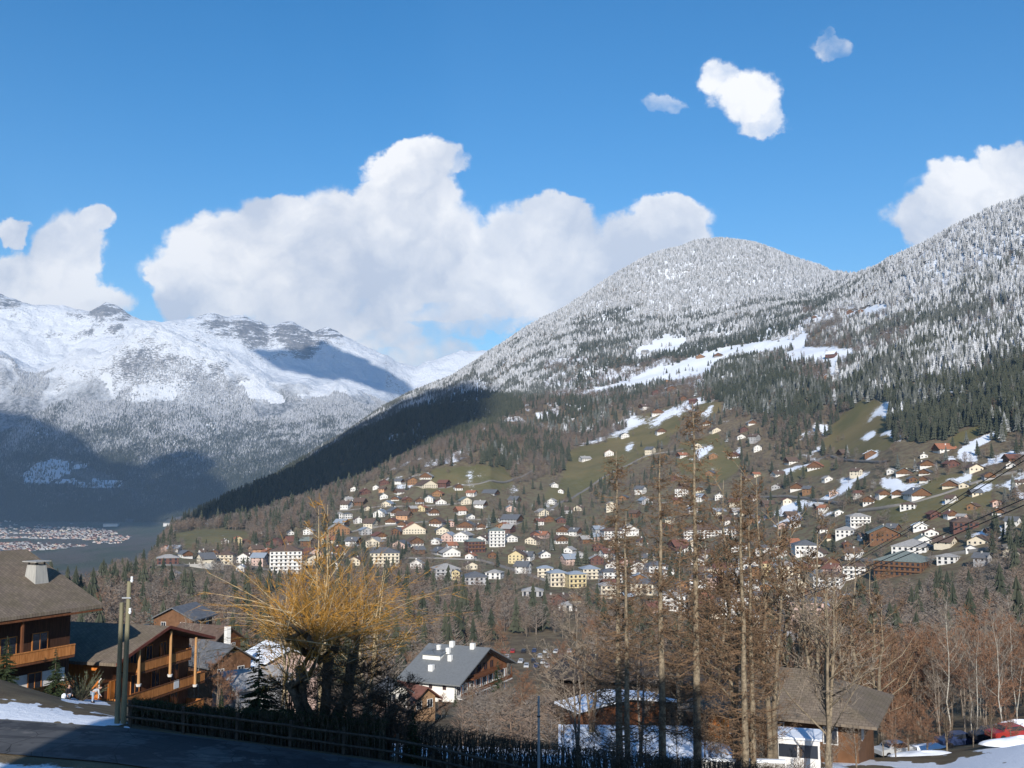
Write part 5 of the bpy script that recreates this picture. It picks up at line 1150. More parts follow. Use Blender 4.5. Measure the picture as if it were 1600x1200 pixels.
def broad_meshes(seed, H=14.0, spread=.5, forks=2, twig=.03, n1=9, n2=7, n3=9, trunk_r=.2, up=.75, lean=0.0, tip=1.0, base=.25, wide=1.0):
    """bare broadleaf tree: trunk, limbs, branches as tubes; fine twigs as slivers"""
    random.seed(seed); t = MB(); c = MB()
    for fk in range(forks):
        a0 = random.random()*2*PI; ln = lean+random.uniform(.02, .10)*(forks > 1)
        top = Vector((math.cos(a0)*ln*H, math.sin(a0)*ln*H, H*random.uniform(.82, 1.0)))
        pts = [Vector((math.cos(a0)*trunk_r*.6*(forks > 1), math.sin(a0)*trunk_r*.6*(forks > 1), -.3))]
        for k in range(1, 8): q = k/7; pts.append(top*q+Vector((random.gauss(0, .006*H)*(q < 1), random.gauss(0, .006*H)*(q < 1), 0)))
        t.tube([tuple(p) for p in pts], [trunk_r*(1-.93*(k/7)**.9)/(1+.3*(forks > 1)) for k in range(8)], 8)
        for i in range(n1):
            q = base+(1-base)*(i+random.random()*.8)/n1*.97; kk = min(6.999, q*7); s = pts[int(kk)].lerp(pts[int(kk)+1], kk-int(kk)); a = random.random()*2*PI
            L = H*spread*(1.05-q*.75)*random.uniform(.6, 1.1)*wide; e = s+Vector((math.cos(a)*L*(1-up*.5), math.sin(a)*L*(1-up*.5), L*up*random.uniform(.6, 1.1)))
            mid = s.lerp(e, .5)+Vector((random.gauss(0, .05)*L, random.gauss(0, .05)*L, -.06*L)); r = trunk_r*.34*(1-q*.6)
            t.tube([tuple(s), tuple(mid), tuple(e)], [r, r*.6, r*.15+.004], 4)
            for j in range(n2):
                q2 = random.uniform(.2, 1); s2 = (s.lerp(mid, q2*2) if q2 < .5 else mid.lerp(e, q2*2-1)); d = (e-s).normalized()
                L2 = L*.42*random.uniform(.5, 1.1)*(1.1-q2*.5); dv = Vector((random.gauss(0, .6), random.gauss(0, .6), random.gauss(.25, .35)))+d*.7; e2_ = s2+dv.normalized()*L2
                c.tube([tuple(s2), tuple(s2.lerp(e2_, .5)+Vector((0, 0, -.04*L2))), tuple(e2_)], [r*.32+.004, r*.2+.003, .004], 3)
                for _ in range(n3):
                    q3 = random.uniform(.1, 1); s3 = s2.lerp(e2_, q3); L3 = L2*.5*random.uniform(.5, 1.2)*tip; dv3 = (Vector((random.gauss(0, .65), random.gauss(0, .65), random.gauss(.2, .4)))+dv.normalized()*.6).normalized()
                    e3 = s3+dv3*L3; c.sliver(s3, e3, twig)
                    for _k in range(2):
                        g = s3.lerp(e3, random.uniform(.3, .95)); c.sliver(g, g+(dv3+Vector((random.gauss(0, .6), random.gauss(0, .6), random.gauss(0, .5)))).normalized()*L3*.45, twig*.8)
    return t, c
def spruce_meshes(seed, H=6.0, R=1.7, dens=1.0, needle=.05, zlow=.04):
    random.seed(seed); t = MB(); c = MB(); t.tube([(0,0,-.3),(0,0,H*.5),(0,0,H*.98)], [H*.018, H*.011, .01], 7); z = H*zlow
    while z < H*.985:
        f = z/H; rr = R*(1-f)**.9+.06
        for j in range(int((9-5*f)*dens)):
            a = random.random()*2*PI; L = rr*random.uniform(.6, 1.15); d = Vector((math.cos(a), math.sin(a), 0)); sd = Vector((-d.y, d.x, 0)); s = Vector((0, 0, z+random.uniform(-.08, .08)))
            e = s+d*L+Vector((0, 0, -L*.28+L*.12*random.random())); c.sliver(s, e, .06*L/R+.03)
            for m_ in range(int(9*L/R*1.5)+4):
                q = random.uniform(.15, 1.0); g = s.lerp(e, q)+Vector((0, 0, .05*L)); w = (1-q*.6)*L*.34
                for sg in (-1, 1):
                    h = g+sd*sg*w*random.uniform(.5, 1)+d*w*.55+Vector((0, 0, -w*random.uniform(.05, .5))); c.sliver(g, h, needle*2.2*(H/6)**.5)
        z += H*.022*random.uniform(.8, 1.3)/dens**.5
    return t, c
def tree(name, meshes, mats, loc, label, cat='tree', group=None, rot=None, scale=1.0, tilt=0.0):
    o = empty(name, loc, random.random()*6.28 if rot is None else rot); o.scale = (scale,)*3 if not hasattr(scale, '__len__') else scale
    if tilt: o.rotation_euler = (tilt, 0, o.rotation_euler.z)
    tag(o, label, cat, group); obj_of('trunk', meshes[0], o); obj_of('crown', meshes[1], o); return o
def MM(tc, m1, m2): return (tc[0].mesh('trunk', m1, True), tc[1].mesh('crown', m2))

# larches: px of the trunk, row of the top, distance
LARCH = [MM(larch_mesh(101+i, 24.0, (1.0, .85, .95)[i]), MT_LBARK, MT_LTWIG) for i in range(3)]
for i, (px, top, y, v, lb) in enumerate([(968,705,60,0,'slender leafless larch with dark lower trunk, first from the left'), (981,800,57,1,'short larch whose trunk stands tight beside the first larch'), (1036,700,60,2,'pale-trunked larch rising between the snowy roof and the tallest larch'),
        (1091,628,62,0,'tallest larch, its tip standing above the snowy meadows'), (1166,735,63,1,'larch with knobbly trunk in front of the brown chalet'), (1178,790,64,2,'thin larch close behind the knobbly-trunked larch')]):
    x, y, z = G2(px, y); H = (float(at(px, top, y)[2])-z); tree('larch', LARCH[v], None, (x, y, z), lb, 'larch', 'larches beside the road fence', scale=(H/24*1.05 if px != 1091 else H/24, H/24*1.05, H/24))
# broadleaf trees among and beside them
BR = {'alder': MM(broad_meshes(201, 14, .42, 2, .045, 13, 8, 8, .22), MT_LBARK, MT_LTWIG), 'fork': MM(broad_meshes(202, 14, .50, 3, .038, 10, 8, 7, .24), MT_LBARK, MT_GTWIG),
      'russet': MM(broad_meshes(203, 12, .62, 3, .05, 11, 9, 9, .13, .7, wide=1.1, base=.12), MT_GTWIG, MT_RTWIG), 'russet2': MM(broad_meshes(204, 12, .55, 2, .05, 12, 9, 9, .13, .8, base=.15), MT_GTWIG, MT_RTWIG),
      'birch': MM(broad_meshes(205, 15, .32, 1, .03, 13, 7, 8, .085, .85, lean=.05, base=.30), MT_BIRCH, MT_GTWIG), 'birch2': MM(broad_meshes(206, 15, .34, 2, .03, 11, 7, 8, .08, .85, lean=.05, base=.3), MT_BIRCH, MT_GTWIG),
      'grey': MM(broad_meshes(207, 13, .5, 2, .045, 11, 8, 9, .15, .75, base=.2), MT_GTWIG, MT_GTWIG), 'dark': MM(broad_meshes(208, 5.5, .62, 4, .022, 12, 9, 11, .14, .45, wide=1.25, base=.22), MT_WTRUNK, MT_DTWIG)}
def plant(kind, px, top, y, label, group=None, name='bare_tree', H0=14, cat='tree', wide=1.0):
    x, y, z = G2(px, y); H = float(at(px, top, y)[2])-z; s = H/H0; return tree(name, BR[kind], None, (x, y, z), label, cat, group, scale=(s*wide, s*wide, s))
plant('alder', 1150, 742, 66, 'bare alder with wide brown crown left of the forked tree', 'bare trees by the road')
plant('alder', 1208, 735, 68, 'bare alder with twiggy crown over the brown chalet roof', 'bare trees by the road')
plant('fork', 1295, 862, 64, 'forked bare tree with three pale stems right of the brown chalet', 'bare trees by the road')
plant('alder', 1275, 790, 90, 'bare tree behind the three-stemmed tree', 'bare trees by the road')
plant('grey', 905, 905, 70, 'bushy bare tree left of the first larch', 'bare trees by the road', H0=13)
plant('grey', 1000, 900, 75, 'bushy bare tree between the larches', 'bare trees by the road', H0=13)
for (px_, tp_, y_, lb_) in ((1065,850,95,'brown bare tree filling the gap left of the tallest larch'), (1120,840,92,'brown bare tree filling the gap right of the tallest larch'), (1240,800,98,'brown bare tree behind the brown chalet ridge'), (1330,850,100,'brown bare tree right of the three-stemmed tree'), (925,960,90,'low brown bare tree by the first larch'), (1375,880,108,'tall brown bare tree at the start of the thicket')): plant('alder', px_, tp_, y_, lb_, 'bare trees by the road', wide=1.35)
# russet and grey wood at the right
random.seed(77)
wood_lbl = {'russet': 'russet leafless tree in the thicket below the hamlet', 'russet2': 'slim russet leafless tree in the thicket below the hamlet', 'grey': 'grey-brown leafless tree in the thicket below the hamlet', 'birch': 'leaning pale-stemmed birch in the thicket below the hamlet', 'birch2': 'twin-stemmed pale birch in the thicket below the hamlet'}
spots = []
for i in range(100):
    px = random.uniform(1290, 1660); y = random.uniform(118, 225); rel = (px-1300)/300
    kind = random.choice(['russet', 'russet2', 'russet', 'grey']) if px < 1440 or random.random() < .3 else random.choice(['grey', 'grey', 'birch', 'birch2', 'russet2'])
    H0 = {'russet': 12, 'russet2': 12, 'grey': 13}.get(kind, 15); H = H0*random.uniform(.8, 1.2); x, y, z = G2(px, y)
    tree('bare_tree', BR[kind], None, (x, y, z), wood_lbl[kind].replace('in the thicket below the hamlet', 'in the thicket '+('beside the three-stemmed tree' if px < 1380 else 'behind the grey car' if px < 1450 else 'behind the dark blue car' if px < 1520 else 'behind the big snow bank')), 'tree', 'leafless thicket below the hamlet', scale=H/H0)
for (px, top, y, lb) in ((1483,905,112,'white birch stem leaning to the left, in front of the thicket'), (1568,935,112,'white birch stem standing just left of the snow bank'), (1525,960,116,'short white birch between the two bright birch stems')):
    plant('birch', px, top, y, lb, 'birches in front of the thicket', 'birch', 15, 'birch')
# lower wood between the near houses and the village
ks = ['russet', 'grey', 'grey', 'alder', 'russet2']; n_ = 0
def near_what(px): return ('beyond the big chalet roof' if px < 160 else 'beyond the utility pole' if px < 300 else 'just left of the willow crown' if px < 400 else 'behind the willow crown' if px < 600 else 'above the hotel roof' if px < 790 else 'above the car park' if px < 930 else 'behind the first two larches' if px < 1060 else 'behind the tallest larch' if px < 1160 else 'behind the three-stemmed tree')
for i in range(150):
    px = random.uniform(-20, 1320); y = random.uniform(255, 470)
    if 700 < px < 800 and y < 300: continue
    if 660 < px < 920 and y > 320 and y < 420 and random.random() < .9: continue
    if px < 240 and y < 300: continue
    if 1060 < px < 1320 and random.random() < .55: continue
    kind = random.choice(ks); H0 = {'russet': 12, 'russet2': 12, 'grey': 13}.get(kind, 14); x, y, z = G2(px, y); H = random.uniform(9, 14)
    tree('bare_tree', BR[kind], None, (x, y, z), 'leafless brown tree in the wood '+near_what(px), 'tree', 'bare wood between hotel and village', scale=H/H0)
SPR = [MM(spruce_meshes(301, 6, 1.75), MT_WTRUNK, MT_NEEDLE), MM(spruce_meshes(302, 6, 1.3, .9), MT_WTRUNK, MT_NEEDLE), MM(spruce_meshes(303, 6, 1.7, .8), MT_WTRUNK, MT_BLUE)]
for i in range(26):
    px = random.uniform(60, 1290); y = random.uniform(260, 520); x, y, z = G2(px, y)
    if 700 < px < 930 and y < 430: continue
    H = random.uniform(9, 15); tree('spruce', SPR[1], None, (x, y, z), 'dark spruce among the bare trees '+near_what(px), 'spruce', 'spruces in the wood between hotel and village', scale=(H/6*.8, H/6*.8, H/6))
def spruce(px, top, y, v, label, wide=1.0, z=None, name='spruce'):
    x, y, zg = G2(px, y); zg = zg if z is None else z; H = float(at(px, top, y)[2])-zg
    return tree(name, SPR[v], None, (x, y, zg), label, 'spruce', scale=(H/6*wide, H/6*wide, H/6))
spruce(402, 1008, 52.5, 0, 'dense dark garden spruce standing beside the willow', 1.15)
spruce(85, 1012, 91, 0, 'green spruce in front of the lower balcony of the big chalet', .95); spruce(8, 992, 86, 0, 'spruce half cut by the frame before the big chalet', 1.0)
spruce(645, 1102, 49, 1, 'narrow black young spruce standing in the hedge', .95)
spruce(231, 942, 150, 2, 'blue-green spruce behind the honey timber chalet', .9); spruce(712, 1075, 215, 1, 'dark young spruce against the hotel wall', .8)
spruce(778, 1030, 222, 1, 'green conifer at the right corner of the hotel', 1.3); spruce(345, 1072, 110, 1, 'small green cypress-like conifer below the slate-roofed house', .8)
spruce(176, 962, 140, 1, 'thin conifer tip between the two timber chalets', .6)
# birches behind chalet B
plant('birch', 287, 948, 135, 'white-stemmed birch above the ridge of the honey timber chalet', None, 'birch', 15, 'birch'); plant('birch2', 307, 950, 132, 'twin white birch at the roof end of the honey timber chalet', None, 'birch', 15, 'birch')

# --- willow
random.seed(909)
x0, y0, z0 = G2(505, 51.5)
wl = empty('willow', (x0, y0, z0), 0); tag(wl, 'big pollarded willow with a fan of yellow-orange whips', 'willow')
t = MB(); heads = []
for (dx, dy, h, lx) in ((-.9, 0, 4.3, -.3), (-.1, .5, 4.7, .2), (.75, -.2, 4.9, .7), (-.45, -.3, 3.6, -1.2)):
    p = [(dx*.15, dy*.2, -.3), (dx*.35, dy*.5, 1.2), (dx+lx*.5, dy, h*.6), (dx+lx, dy, h)]; t.tube(p, [.42, .30, .24, .26], 9); heads.append(Vector(p[-1]))
    for k in range(4):
        a = random.random()*6.28; e = heads[-1]+Vector((math.cos(a)*1.1, math.sin(a)*1.1, random.uniform(.2, 1.0))); t.tube([tuple(heads[-1]-Vector((0, 0, .3))), tuple(e)], [.16, .07], 6); heads.append(e)
t.build('trunk', MT_WTRUNK, wl, True)
c = MB(); br = MB()
def whip(s, ang, el, L, w, droop):
    d = Vector((math.cos(ang)*math.cos(el), math.sin(ang)*math.cos(el), math.sin(el))); pts = []
    for k in range(6): q = k/5; pts.append(s+d*(L*q)+Vector((0, 0, -droop*L*q*q)))
    return pts
for i in range(370):
    s = random.choice(heads)+Vector((random.gauss(0, .25), random.gauss(0, .25), random.gauss(0, .2))); ang = random.random()*2*PI
    if random.random() < .6: ang = random.choice([0, PI])+random.gauss(0, .55)
    el = random.uniform(.12, 1.45); L = random.uniform(2.0, 4.6)*(1.25 if el < .6 else 1.0); big = random.random() < .14
    pts = whip(s, ang, el, L*(1.25 if big else 1), .02, random.uniform(.0, .22)*(1.2-el*.6))
    (br if big else c).tube([tuple(p) for p in pts], [(.03 if big else .014)*(1-.8*k/5) for k in range(6)], 3)
    for k in range(20 if not big else 30):
        q = random.uniform(.2, 1)*4.999; g = pts[int(q)].lerp(pts[int(q)+1], q-int(q)); dd = (pts[5]-pts[3]).normalized()
        e = g+(dd*random.uniform(.3, 1.0)+Vector((random.gauss(0, .30), random.gauss(0, .30), random.uniform(-.65, .35))))*random.uniform(.3, 1.0); c.sliver(g, e, .019)
br.build('branch', MT_WBAR, wl, kind='stuff'); c.build('crown', MT_WILL, wl)
# tall orange poplar-like willow behind
MO = MM(broad_meshes(910, 13, .34, 3, .022, 10, 6, 7, .14, .9, base=.35), MT_WBAR, MT_WILL)
x, y, z = G2(505, 74); H = float(at(505, 762, 74)[2])-z; tree('willow', MO, None, (x, y, z), 'tall upright orange-twigged willow rising behind the pollarded one', 'willow', scale=(H/13*1.25, H/13*1.25, H/13), rot=1.0)
x, y, z = G2(570, 68); H = float(at(570, 868, 68)[2])-z; tree('willow', MO, None, (x, y, z), 'lower yellow-twigged willow right behind the pollarded one', 'willow', scale=(H/13*1.5, H/13*1.5, H/13), rot=2.6)
x, y, z = G2(440, 66); H = float(at(440, 885, 66)[2])-z; tree('willow', MO, None, (x, y, z), 'yellow-twigged willow behind the dark garden spruce', 'willow', scale=(H/13*1.5, H/13*1.5, H/13), rot=4.0)
x, y, z = G2(338, 118); H = float(at(338, 1025, 118)[2])-z; tree('bare_tree', BR['russet'], None, (x, y, z), 'russet twiggy tree hanging over the right end of the honey chalet', 'tree', scale=H/12)
# dark tangled trees left of the hedge, in the shade
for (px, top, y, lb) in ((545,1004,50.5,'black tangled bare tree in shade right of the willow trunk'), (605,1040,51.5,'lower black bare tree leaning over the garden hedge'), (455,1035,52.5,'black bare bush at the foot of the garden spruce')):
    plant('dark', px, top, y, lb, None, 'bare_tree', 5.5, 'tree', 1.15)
for (px, y, s) in ((690, 175, 4.5), (735, 190, 5), (790, 185, 8), (815, 190, 9), (770, 160, 5), (840, 170, 7), (600, 140, 5), (655, 120, 3), (875,150,6), (920,165,8), (1120,120,6), (1345,100,6), (1380,98,5), (1420,101,6), (1450,99,5), (1350,88,5), (1100,78,5.5), (1190,80,5), (1320,84,5.5), (1480,97,4.2), (1520,98,4.4), (1550,94,3.8), (1580,94,3.2), (1400,92,4.5), (880,75,4.5), (930,72,4), (1060,76,4.5), (900,66,3.4), (960,68,3.2), (1010,66,3.4), (1110,70,3.6), (1250,68,2.6), (1210,72,4.4), (1300,70,4), (1340,76,4.6), (1130,68,3.4), (1180,68,3.4)):
    x, y, z = G2(px, y); tree('bare_tree', BR[random.choice(['grey', 'russet', 'alder'])], None, (x, y, z), 'leafless shrubby tree in the gardens '+('by the hotel' if px < 830 and y > 130 else 'below the hedge' if px < 960 else 'by the snowy roofs' if px < 1150 else 'by the brown chalet' if px < 1370 else 'around the parked cars'), 'tree', 'shrubby trees in the gardens', scale=s/13)

# --- hedges and bushes along the fence
def hedge(px0, px1, h0, h1, dy, n, mat, name, label, w=.7, stems=True, kindcat='hedge'):
    b = MB(); st = MB(); o = empty(name, (0, 0, 0)); tag(o, label, kindcat)
    PXs = RNG.uniform(px0, px1, n); YBs = np.interp((PXs-800)/1600, near.us, near.Y[3])+dy+RNG.uniform(-w, w, n); XS, ZS = G2v(PXs, YBs)
    for i in range(n):
        px = float(PXs[i]); x, y, z = float(XS[i]), float(YBs[i]), float(ZS[i]); H = h0+(h1-h0)*(px-px0)/(px1-px0)
        zz = z+H*(random.random()**.55)*random.uniform(.92, 1.06); s = Vector((x, y, zz)); e = s+Vector((random.gauss(0, .2), random.gauss(0, .15), random.gauss(.02, .16))); b.sliver(s, e, .03)
        if i % 14 == 0:
            st.tube([(x, y, z-.1), (x+random.gauss(0, .08), y, z+H*.5), (x+random.gauss(0, .15), y, z+H*.95)], [.03, .022, .01], 4)
    if stems: st.build('stem', MT_WTRUNK, o, kind='stuff')
    b.build('foliage', mat, o); return o
hedge(590, 1330, 2.0, 2.3, 3.0, 14000, MT_DTWIG, 'hedge', 'trimmed leafless hedge of dark stems behind the road fence')
hedge(205, 600, 1.15, 2.0, 2.6, 24000, MT_NEEDLE, 'hedge', 'dense dark evergreen hedge between the pole and the willow', 1.1)
hedge(985, 1010, 1.0, 1.0, 1.6, 500, MT_DTWIG, 'shrub', 'small twiggy shrub at the foot of the larches', .4, kindcat='shrub')
# spiky juniper below the chalets
x, y, z = G2(128, 94); o = empty('juniper', (x, y, z), 0); tag(o, 'spiky grey-green juniper between the big chalet and the stooping person', 'shrub'); b = MB(); st = MB()
for i in range(60):
    a = random.random()*6.28; e = Vector((math.cos(a)*random.uniform(.8, 2.2), math.sin(a)*random.uniform(.8, 2.2), random.uniform(.8, 2.4))); st.tube([(0, 0, 0), tuple(e*.5), tuple(e)], [.05, .03, .01], 4)
    for k in range(26): q = random.uniform(.3, 1); g = e*q; b.sliver(g, g+e.normalized()*.3+Vector((random.gauss(0, .1), random.gauss(0, .1), random.gauss(0, .08))), .05)
st.build('stem', MT_WTRUNK, o, kind='stuff'); b.build('foliage', plain('juniper_green', (.11,.13,.08)), o)

# ------------------------------------------------------------------ people on the slope at the left
def skin_body(name, joints, edges, mat, parent, sub=2):
    me = bpy.data.meshes.new(name); me.from_pydata([j[:3] for j in joints], edges, []); o = bpy.data.objects.new(name, me); link(o, parent)
    md = o.modifiers.new('skin', 'SKIN'); sv = me.skin_vertices[0].data
    for i, j in enumerate(joints): sv[i].radius = (j[3], j[3]); sv[i].use_root = (i == 0)
    o.modifiers.new('sub', 'SUBSURF').levels = sub; o.modifiers['sub'].render_levels = sub; me.materials.append(mat.m); return o
MT_SKIN = plain('skin', (.50,.30,.22), .6, .08); MT_JACK = plain('pale_jacket', (.40,.41,.42), .8, .1); MT_TROU = plain('pale_blue_trousers', (.30,.36,.43), .8, .1); MT_BLACK = plain('black_cloth', (.02,.02,.024), .8, .1); MT_HAIR = plain('brown_hair', (.06,.035,.02), .8, .2)
def person(px, y, rot, label, jacket, trousers, stoop, crouch=False):
    x, y, z = G2(px, y); o = empty('person', (x, y, z), rot); tag(o, label, 'person')
    hip = .92 if not crouch else .48; a = stoop; sh = Vector((math.sin(a)*.50, 0, hip+math.cos(a)*.50)); nk = Vector((math.sin(a)*.58, 0, hip+math.cos(a)*.58)); hd = nk+Vector((math.sin(a)*.17, 0, math.cos(a)*.17))
    kn = .48; kx = .05 if not crouch else .32; kz = kn if not crouch else .50
    hand = lambda s: (sh.x+.22, s*.22, max(.25, sh.z-.58)); elb = lambda s: (sh.x+.02, s*.27, sh.z-.30)
    J = [(0,0,hip,.13),(sh.x*.5,0,(hip+sh.z)/2,.125),(sh.x,0,sh.z,.12),(nk.x,0,nk.z,.055),(hd.x,0,hd.z,.095),(hd.x+.02,0,hd.z+.06,.085)]
    E = [(0,1),(1,2),(2,3),(3,4),(4,5)]
    for s in (-1, 1):
        i = len(J); J += [(sh.x,s*.17,sh.z,.065),elb(s)+(.045,),hand(s)+(.032,),(0,s*.09,hip-.04,.09),(kx,s*.11,kz,.065),(0 if not crouch else .05,s*.12,.09,.042),(.14 if not crouch else .2,s*.13,.04,.04)]
        E += [(2,i),(i,i+1),(i+1,i+2),(0,i+3),(i+3,i+4),(i+4,i+5),(i+5,i+6)]
        for f in range(5): J.append((hand(s)[0]+.05+.03*(f == 2)-.03*(f == 4), hand(s)[1]+(f-2)*.016, hand(s)[2]-.06+.03*(f == 4), .009)); E.append((i+2, len(J)-1))
    skin_body('body', J, E, MT_SKIN, o)
    JJ = [(0,0,hip,.155),(sh.x*.5,0,(hip+sh.z)/2,.15),(sh.x,0,sh.z,.145)]; EE = [(0,1),(1,2)]
    for s in (-1, 1): i = len(JJ); JJ += [(sh.x,s*.18,sh.z,.085),elb(s)+(.062,),tuple(Vector(elb(s)).lerp(Vector(hand(s)), .85))+(.05,)]; EE += [(2,i),(i,i+1),(i+1,i+2)]
    skin_body('jacket', JJ, EE, jacket, o)
    JJ = [(0,0,hip-.02,.16)]; EE = []
    for s in (-1, 1): i = len(JJ); JJ += [(0,s*.10,hip-.08,.115),(kx,s*.11,kz,.085),(0 if not crouch else .05,s*.12,.13,.062)]; EE += [(0,i),(i,i+1),(i+1,i+2)]
    skin_body('trousers', JJ, EE, trousers, o)
    for s in (-1, 1): b = MB(); bx = (.0 if not crouch else .05); b.box(bx-.09, bx+.2, s*.12-.05, s*.12+.05, 0, .11); b.build('boot', MT_BLACK, o)
    skin_body('hair', [(hd.x-.03,0,hd.z+.06,.10),(hd.x-.05,0,hd.z-.01,.08)], [(0,1)], MT_HAIR, o)
person(144, 90, .5, 'person in pale jacket and light trousers stooping over the snow patch', MT_JACK, MT_TROU, 1.15)
person(105, 90, -.6, 'person in dark jacket crouching beside the small spruce', MT_BLACK, MT_TROU, .35, True)
b = MB(); x, y, z = G2(98, 89.5); b.tube([(0,0,0),(.1,0,.35),(.12,.05,.5)], [.14,.2,.09], 8); o = b.build('snow_heap', MT_SNOW); o.location = (x, y, z-.05); tag(o, 'small white heap of snow beside the crouching person', 'snow heap')

# ------------------------------------------------------------------ cars
def car_parts(paint):
    body = MB(); prof = [(-2.1,.35),(-2.1,.75),(-1.95,.85),(-1.2,.92),(-.75,1.38),(.75,1.42),(1.45,.95),(2.05,.85),(2.1,.35)]
    i = 0; n = len(prof)
    for y, k in ((-.82, 1), (.82, 1)): body.v += [(x, y*(1.0 if z < .95 else .84), z) for x, z in prof]
    body.f += [tuple(range(n)), tuple(range(2*n-1, n-1, -1))]+[(k, n+k, n+(k+1) % n, (k+1) % n) for k in range(n)]
    gl = MB(); gl.v += [(-1.13,-.70,.95),(-1.13,.70,.95),(-.80,.66,1.33),(-.80,-.66,1.33)]; gl.f.append((0,1,2,3))
    gl2 = MB(); gl2.v += [(1.40,-.70,.99),(1.40,.70,.99),(.80,.66,1.37),(.80,-.66,1.37)]; gl2.f.append((3,2,1,0))
    for g, dx in ((gl, -.03), (gl2, .03)): g.v = [(x+dx, y, z+.02) for (x, y, z) in g.v]
    sd = MB()
    for s in (-1, 1): sd.v += [(-1.05,s*.795,.95),(1.25,s*.795,.97),(.72,s*.72,1.36),(-.72,s*.72,1.34)]; k = len(sd.v)-4; sd.f.append((k,k+1,k+2,k+3))
    wh = MB(); N = 12
    wh.v += [(math.cos(2*PI*k/N)*.31, y, math.sin(2*PI*k/N)*.31) for y in (-.1, .1) for k in range(N)]; wh.f += [tuple(range(N)), tuple(range(2*N-1, N-1, -1))]+[(k, N+k, N+(k+1) % N, (k+1) % N) for k in range(N)]
    return [('body', body.mesh('body', paint), (0,0,0)), ('windscreen', gl2.mesh('windscreen', MT_GLASS), (0,0,0)), ('rear_window', gl.mesh('rear_window', MT_GLASS), (0,0,0)), ('side_window', sd.mesh('side_window', MT_GLASS), (0,0,0))]+\
        [('wheel', wh.mesh('wheel', MT_BLACK), (x, y, .31)) for x in (-1.3, 1.3) for y in (-.74, .74)]
PAINT = {k: plain(k+'_paint', c, .3, .03, 1, .6) for k, c in dict(white=(.75,.76,.78), silver=(.42,.44,.46), red=(.30,.03,.025), blue=(.025,.04,.10), black=(.02,.02,.025), green=(.05,.16,.12)).items()}
CARM = {k: car_parts(v) for k, v in PAINT.items()}
def car(x, y, z, rot, col, label, group=None):
    o = empty('parked_car', (x, y, z), rot); tag(o, label, 'car', group)
    for nm, me, loc in CARM[col]: obj_of(nm, me, o, loc)
    return o
x, y, z = G2(1497, 106); car(x, y, z, .15, 'blue', 'dark blue car parked below the thicket'); x, y, z = G2(1578, 100); car(x, y, z, .2, 'red', 'red car at the right edge beside the snow bank'); x, y, z = G2(1552, 104); car(x, y, z, .1, 'black', 'black car between the blue car and the red one')
x, y, z = G2(1398, 106); car(x, y, z, .3, 'silver', 'grey car left of the dark blue one')
# snow banks at the right
for (px, y, L, H, lb) in ((1585, 112, 9, 1.4, 'big snow bank piled behind the red car'), (1455, 112, 7, .5, 'low snow bank behind the blue car'), (1590, 92, 6, .7, 'snow bank in front of the red car'), (1440, 96, 6, .45, 'thin snow bank along the lower lane')):
    x, y, z = G2(px, y); b = MB(); N = 14; K = 6
    for r in range(K+1):
        for j in range(N): q = r/K; a = 2*PI*j/N; k = math.cos(q*PI/2)*(1+.18*math.sin(a*3+px)+.1*math.sin(a*5)); b.v.append((math.cos(a)*k*L/2, math.sin(a)*k*1.3, math.sin(q*PI/2)*H*(1+.15*math.sin(a*2))-.1))
    for r in range(K):
        for j in range(N): b.f.append((r*N+j, r*N+(j+1) % N, (r+1)*N+(j+1) % N, (r+1)*N+j))
    o = b.build('snow_bank', MT_SNOW, smooth=True); o.location = (x, y, z); o.rotation_euler = (0, 0, .15); tag(o, lb, 'snow bank')
# car park beside the hotel
random.seed(5)
ctr = near.hit(835, 1035, 300); 
k = 0
for row in range(4):
    for c_ in range(7):
        px = 786+c_*17+row*6+random.uniform(-2, 2); py = 1020+row*8+random.uniform(-1, 1); q = near.hit(px, py, 300)
        if q is None or random.random() < .15: continue
        cc = random.choice(['white', 'silver', 'silver', 'blue', 'black', 'red']); car(q[0], q[1], q[2], random.choice([1.4, 1.5, -1.6])+random.uniform(-.1, .1), cc, '%s car in the %s row of the hotel car park' % (cc, ['back', 'second', 'third', 'front'][row]), 'cars in the hotel car park')
# green sign board at the right, seen between twigs; small white sign at the bottom
x, y, z = G2(1537, 62); o = empty('sign', (x, y, z), .1); tag(o, 'small blank pale sign on a post at the bottom right', 'sign'); box_obj('post', -.04, .04, 0, .06, -.5, 1.0, MT_GALV, o); box_obj('sign_board', -.32, .32, -.04, 0, .75, 1.35, MT_WHITE, o)
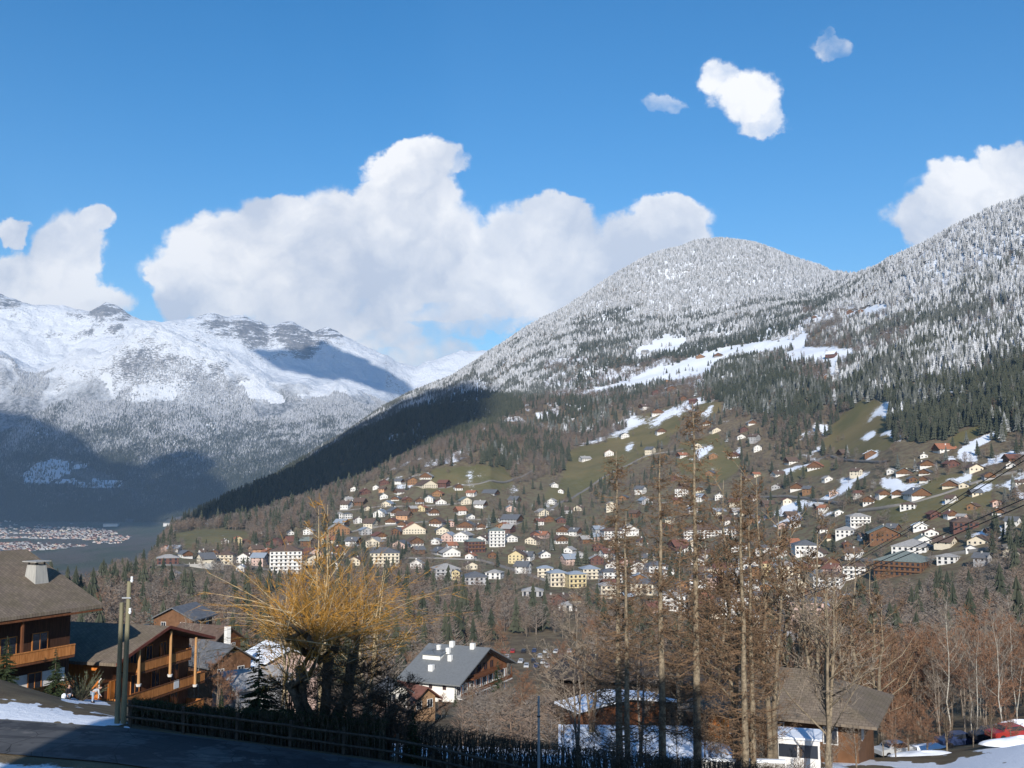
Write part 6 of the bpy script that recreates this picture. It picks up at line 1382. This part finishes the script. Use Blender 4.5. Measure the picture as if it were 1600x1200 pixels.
# viaduct in the valley mouth and pale sheds
o = empty('viaduct', tuple(at(335, 808, 5600)), -.55); tag(o, 'tall pale motorway viaduct in the shaded valley mouth', 'viaduct')
box_obj('deck', -75, 75, -6, 6, 58, 63, MT_CONC, o)
pr = MB(); pr.box(-2.5, 2.5, -4, 4, -60, 58); prm = pr.mesh('pier', MT_CONC)
for k in range(5): obj_of('pier', prm, o, (-60+k*30, 0, 0))
for (px, py, w, lb) in ((172, 823, 22, 'long low pale warehouse on the valley floor'), (262, 822, 14, 'white warehouse at the foot of the dark spur')):
    q = far.hit(px, py, 3000)
    if q is None: q = at(px, py, 4700)
    W = w*q[1]/1600; o = empty('warehouse', tuple(float(k) for k in q), 0); tag(o, lb, 'warehouse'); box_obj('wall', -W/2, W/2, 0, 30, -5, 14, MT_WHITE, o); box_obj('roof', -W/2-1, W/2+1, -1, 31, 14.01, 17, ROOFS['pale'], o)
# promenade wall before the red timber building
q = near.hit(300, 886, 500); o = empty('retaining_wall', tuple(q), -math.atan2(q[0], q[1])+.05); tag(o, 'long pale retaining wall below the maroon building', 'wall'); box_obj('wall_body', -24, 24, 0, 1, -3, 2.2, MT_CONC, o)
for k in range(12): box_obj('railing_post', -22+k*4-.15, -22+k*4+.15, .3, .6, 2.2, 3.3, MT_WHITE, o)
A = FOREST
def forest_group(name, msk, label):
    if msk.sum(): gn_scatter(name, np.stack([A['x'], A['y'], A['z']-.4], -1)[msk], A['size'][msk], A['width'][msk], A['idx'][msk], RNG.uniform(0, 6.28, int(msk.sum())), PC['conifer'], label)
rest = ~A.get('taken', np.zeros(len(A['x']), bool))
right_ = (A['px'] > 1290) & (A['y'] < 3300); snowy = (A['y'] > 2350) & ~A['spur'] & ~right_
forest_group('spur_forest', rest & A['spur'], 'dark shaded spruce forest on the spur above the valley mouth')
forest_group('snowy_forest', rest & snowy, 'frosted forest covering the rounded snowy hill')
forest_group('mixed_forest', rest & right_ & ~A['vil'], 'snow-dusted spruce forest on the steep hill at the right')
forest_group('village_forest', rest & A['vil'] & ~snowy & ~A['spur'], 'small garden trees scattered between the village houses')
forest_group('bare_forest', rest & ~A['vil'] & ~snowy & ~A['spur'] & ~right_, 'bare brown woods on the slope round the village')
